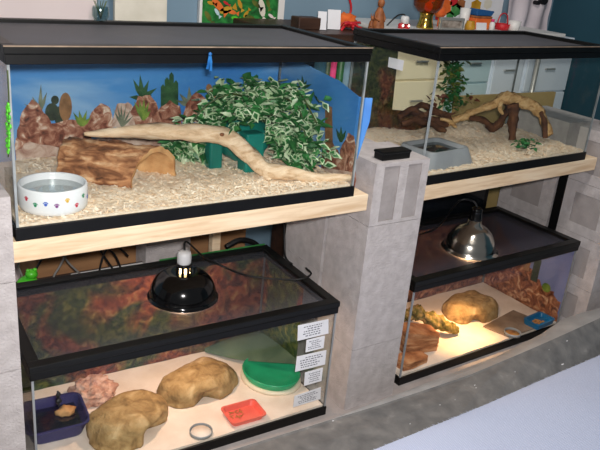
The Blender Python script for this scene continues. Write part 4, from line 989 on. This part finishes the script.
# lava lamp
t = thing('lava_lamp', 'amber lava lamp with orange wax and a brass base', 'lamp', (std(425, .84), .84, ST))
MB().lathe([(0, 0), (.036, 0), (.037, .004), (.030, .03), (.027, .05), (.032, .062), (.030, .066), (0, .066)], 28).build('base', 'gold', t)
MB().lathe([(0, .067), (.040, .067), (.060, .09), (.066, .13), (.058, .19), (.040, .28), (0, .28)], 28).build('bottle', 'amber', t)
mb = MB()
for k, (x, z, r_) in enumerate(((.0, .09, .018), (.016, .125, .015), (-.012, .15, .014), (.006, .19, .013))): mb.blob((x, -.004, z), (r_, r_, r_ * 1.2), 2, .15, 2, k)
mb.build('wax', 'wax', t)
MB().lathe([(0, .281), (.035, .281), (.028, .34), (0, .345)], 24).build('cap', 'gold', t)
# painted paper on the wall
pz = .28; a, b = at(441, 10, 1, 1.19).x, at(503, 10, 1, 1.19).x
t = thing('painted_paper', 'white sheet with painted orange and red flowers on the wall', 'paper', ((a + b) / 2, 1.19, pz))
MB().box((a, 1.197, pz), (b, 1.1995, .72)).build('sheet', 'paper', t, world=True)
for px, py, mt, s in ((440, 7, 'orange', 1.6), (436, 16, 'red', .9), (452, 10, 'leaf', 1.1), (457, 4, 'brown', .9), (472, 6, 'mustard', 1.1), (484, 4, 'beige', .9), (446, 16, 'leaf', .8), (450, 2, 'red', .8)):
    c = at(px + 4, py, 1, 1.1962); mb = MB(); mb.prism([c + V(math.cos(k * PI / 6) * .03 * s * (1 + .25 * (k % 2)), 0, math.sin(k * PI / 6) * .026 * s * (1 + .25 * (k % 2))) for k in range(12)], V(0, .0006, 0)); mb.build('painted_flower', mt, t, world=True)
ob('felt_ball', MB().blob((0, 0, .062), (.028, .024, .026), 3, .1, 2, 2).tube([(0, 0, 0), (.0, 0, .04)], .006, 8), 'orange', 'orange felt ball on a short stick beside the lava lamp', 'ornament', loc=(std(438, .92), .92, ST))
# silver photo frame
t = thing('photo_frame', 'silver photo frame standing on the white shelf', 'frame', (std(451, .8), .8, ST), -.1)
mb = MB(); W_, H_ = .066, .052
for q in (((-W_, -.006, 0), (-W_ + .012, .006, H_)), ((W_ - .012, -.006, 0), (W_, .006, H_)), ((-W_ + .012, -.006, 0), (W_ - .012, .006, .01)), ((-W_ + .012, -.006, H_ - .012), (W_ - .012, .006, H_))): mb.box(*q)
mb.build('frame', 'silver', t, .002); MB().box((-W_ + .012, -.002, .01), (W_ - .012, .003, H_ - .012)).build('photograph', 'photo', t)
MB().box((-.01, .006, 0), (.01, .03, .004)).build('stand', 'silver', t)
def pot(px, y, r_, h, mat, label, name='cup', z0=None):
    return ob(name, MB().lathe([(0, 0), (r_ * .85, 0), (r_, h), (r_ - .003, h), (r_ * .85 - .003, .004), (0, .004)], 24), mat, label, 'cup', loc=(std(px, y), y, ST if z0 is None else z0))
pot(463, .9, .024, .085, 'white_plain', 'white cup behind the silver photo frame')
t = thing('storage_tin', 'orange and brown tin under the blue cloth boat', 'tin', (std(478, .88), .88, ST))
MB().box((-.05, -.03, 0), (.05, .03, .05)).build('tin_body', 'orange', t, .004); MB().box((-.052, -.032, .048), (.052, .032, .058)).build('tin_lid', 'brown', t, .003)
mb = MB().prism([V(-.05, -.025, 0), V(.045, -.025, 0), V(.062, -.025, .022), V(-.055, -.025, .03)], V(0, .05, 0)); ob('cloth_boat', mb, 'blue_cloth', 'blue cloth boat shape lying on the orange tin', 'ornament', loc=(std(479, .88), .88, ST + .0585), bevel=.004)
ob('mustard_jar', MB().lathe([(0, 0), (.022, 0), (.024, .02), (.018, .034), (.018, .04), (0, .04)], 20), 'mustard', 'mustard yellow jar in front of the orange tin', 'jar', loc=(std(470, .81), .81, ST))
card(482, .79, ST, .062, .034, .2, 'small blank white card leaning before the orange tin')
t = thing('white_bottle', 'small white bottle right of the blank card', 'bottle', (std(492, .82), .82, ST))
MB().lathe([(0, 0), (.012, 0), (.013, .03), (.008, .038), (0, .038)], 18).build('bottle_body', 'white_plain', t); MB().lathe([(0, .0385), (.0075, .0385), (.0075, .05), (0, .05)], 14).build('bottle_cap', 'pink', t)
t = thing('red_basket', 'red basket with a looped handle on the white shelf', 'basket', (std(502, .86), .86, ST))
MB().lathe([(0, 0), (.03, 0), (.037, .028), (.034, .028), (.028, .004), (0, .004)], 24).build('basket_body', 'red', t); MB().tube(spline([(-.034, 0, .028), (-.025, 0, .062), (0, 0, .074), (.025, 0, .062), (.034, 0, .028)]), .003, 6).build('handle', 'red', t)
pot(514, .83, .03, .045, 'white_plain', 'wide white cup at the right end of the shelf')
# white cloth hanging on the wall
def cl(u, v):
    x0, x1 = 2.73, 3.08; z1, z0 = .78, .265
    z = z1 + (z0 - z1) * v - (.03 * math.sin(u * 5) if v == 1 else 0)
    return V(x0 + (x1 - x0) * u, 1.17 - .012 * (1 + math.sin(u * 17 + v * 2)) - .01 * noise.noise(V(u * 5, v * 6, 3)), z)
mb = MB().grid(60, 30, cl); mb.grid(60, 30, lambda u, v: cl(1 - u, v) + V(0, .004, 0))
for f_, c_ in (((545, 1), .026), ((539, 3), .014)):
    q = at(*f_, 1, 1.135); mb.prism([q + V(math.cos(k * PI / 5) * c_, 0, math.sin(k * PI / 5) * c_ * .8) for k in range(10)], V(0, .03, 0), 1)
ob('hanging_cloth', mb, ['bag', 'black_print'], 'pinkish white cloth with a dark spot hanging beside the teal wall', 'cloth')
# things behind the lower tanks
ob('cardboard_box', MB().box((.20, .70, ZF), (.98, .95, -.27)), 'card', 'brown cardboard box behind the black lamp tank', 'box', bevel=.004)
ob('concrete_block', MB().box((.535, .60, ZF), (.70, .695, -.2)), 'block', 'grey concrete block standing on end behind the black lamp', 'block', 'concrete blocks of the stand', bevel=.003)
ob('wooden_post', MB().box((.762, .555, ZF), (.794, .585, -.052)), 'pine', 'pale wooden post holding up the board behind the black lamp', 'post', bevel=.002)
ob('plywood_sheet', MB().box((2.08, .60, ZF), (2.17, .62, -.16)), 'tan_board', 'tan panel beside the pillar behind the chrome lamp', 'board', bevel=.002)
t = thing('dark_television', 'dark television behind the chrome lamp tank', 'television', (1.66, .56, ZF))
MB().box((1.25, .49, -.735), (2.07, .585, -.20)).build('television_body', 'frame', t, .006, True); MB().box((1.28, .487, -.72), (2.04, .4895, -.23)).build('television_screen', 'plate', t, world=True); MB().box((1.5, .54, ZF), (1.85, .59, -.75)).build('television_stand', 'frame', t, .004, True)
ob('power_strip', MB().box((-.12, -.008, 0), (.12, .008, .010)), 'white_plain', 'white power strip lying behind the lower lid', 'power strip', loc=(0, 0, 0), bevel=.004)
ps = bpy.data.objects['power_strip']; ps.location = ((at(75, 275, 1, .56) + at(140, 262, 1, .56)) / 2); ps.location.z -= .01; ps.rotation_euler = (0, 0, 0)
zsh = ps.location.z
ob('rear_ledge', MB().box((.0, .50, zsh - .03), (.52, .595, zsh - .0005)), 'dark_wood', 'dark wooden ledge behind the lower lid carrying the power strip', 'ledge', bevel=.002)
t = thing('storage_crate', 'dark crate under the rear ledge behind the lower tank', 'crate', (.26, .55, ZF))
MB().box((.02, .535, ZF), (.50, .59, zsh - .031)).build('crate_body', 'dark_wood', t, .003, True)
mats_c = ['cord', 'cord_grey', 'cord', 'cord_grey', 'cord', 'cord', 'cord_grey']
lab = ['black cable arching over the power strip nearest the lamp', 'grey cable crossing behind the lower lid', 'black cable curling down to the lime frog', 'grey cable standing up beside the crossed cables', 'black cable bundle plugged into the power strip', 'second black cable looping from the power strip plugs', 'pale grey cable at the far left behind the lid']
cp = [[(128, 256), (116, 246), (106, 250), (100, 268)], [(58, 246), (68, 262), (80, 274)], [(48, 250), (40, 262), (34, 274)], [(70, 246), (60, 266), (54, 276)], [(100, 250), (108, 262), (112, 268)], [(104, 246), (114, 254), (120, 266)], [(24, 256), (18, 264), (22, 276)]]
for m_, l_, c_ in zip(mats_c, lab, cp):
    q = [at(x, y, 1, .54) for x, y in c_]; q.append(V(q[-1].x, .54, zsh + .004))
    ob('cable', MB().tube(spline(q), .0035, 6), m_, l_, 'cable', 'loose cables behind the lower lid')
ob('black_hose', MB().tube(spline([at(226, 247, 1, .56), at(240, 240, 1, .56), at(254, 243, 1, .56), at(262, 252, 1, .56), at(264, 262, 1, .56)]), .010, 10), 'cord', 'thick black hose arching behind the wooden post', 'hose')
t = thing('toy_frog', 'lime green round toy frog behind the left corner of the lower lid', 'toy', (at(27, 276, 1, .53).x, .53, zsh))
MB().blob((0, 0, .022), (.03, .022, .022), 3, .1, 2, 1).build('body', 'leaf_lime', t); MB().blob((.012, -.005, .05), (.018, .016, .016), 3, .05, 2, 2).build('head', 'leaf_lime', t)
for s in (-1, 1):
    MB().blob((.012 + s * .010, -.008, .065), (.006, .006, .006), 2, 0).build('eye', 'leaf_lime', t); MB().blob((s * .03, -.012, .008), (.018, .01, .008), 2, .1, 2, 3).build('foot', 'leaf_lime', t)

# ------------------------------------------------------------------ light
def area(name, loc_, target, size, power, col):
    l = bpy.data.lights.new(name, 'AREA'); l.shape = 'DISK'; l.size = size; l.energy = power; l.color = col
    o = bpy.data.objects.new(name, l); COL.objects.link(o); o.location = loc_; o.rotation_euler = (Vector(target) - Vector(loc_)).to_track_quat('-Z', 'Y').to_euler(); return o
area('camera_flash', CAM + UP * .055 + RT * .03 - FW * .02, CAM + FW * 2, .06, 37, (1, .97, .95))
area('overhead_fill', (.9, -.6, 2.0), (1.0, .3, 0), .5, 30, (1, .94, .88))  # added fill light from above; no such lamp is in view
def bulb(c, power, col):
    l = bpy.data.lights.new('heat_bulb', 'POINT'); l.energy = power; l.color = col; l.shadow_soft_size = .02
    o = bpy.data.objects.new('heat_bulb', l); COL.objects.link(o); o.location = c + V(0, 0, .018)
bulb(LAMP1, 10.5, (1, .66, .46)); bulb(LAMP2, 15, (1, .56, .27))
l = bpy.data.lights.new('heat_spot', 'SPOT'); l.energy = 130; l.color = (1, .58, .25); l.spot_size = math.radians(62); l.spot_blend = 1; l.shadow_soft_size = .015
o = bpy.data.objects.new('heat_spot', l); COL.objects.link(o); o.location = LAMP2 + V(0, 0, .02); o.rotation_euler = (at(458, 334, 2, S0) - o.location).to_track_quat('-Z', 'Y').to_euler()
w = bpy.data.worlds.new('world'); SC.world = w; w.use_nodes = True
w.node_tree.nodes['Background'].inputs['Color'].default_value = (.9, .95, 1, 1); w.node_tree.nodes['Background'].inputs['Strength'].default_value = .13

SC.view_settings.view_transform = 'Standard'; SC.view_settings.look = 'None'; SC.view_settings.gamma = 1; SC.view_settings.exposure = 0
SC.cycles.transparent_max_bounces = 48; SC.cycles.max_bounces = 6; SC.cycles.use_denoising = True
SC.cycles.sample_clamp_indirect = 4; SC.cycles.caustics_reflective = False; SC.cycles.caustics_refractive = False
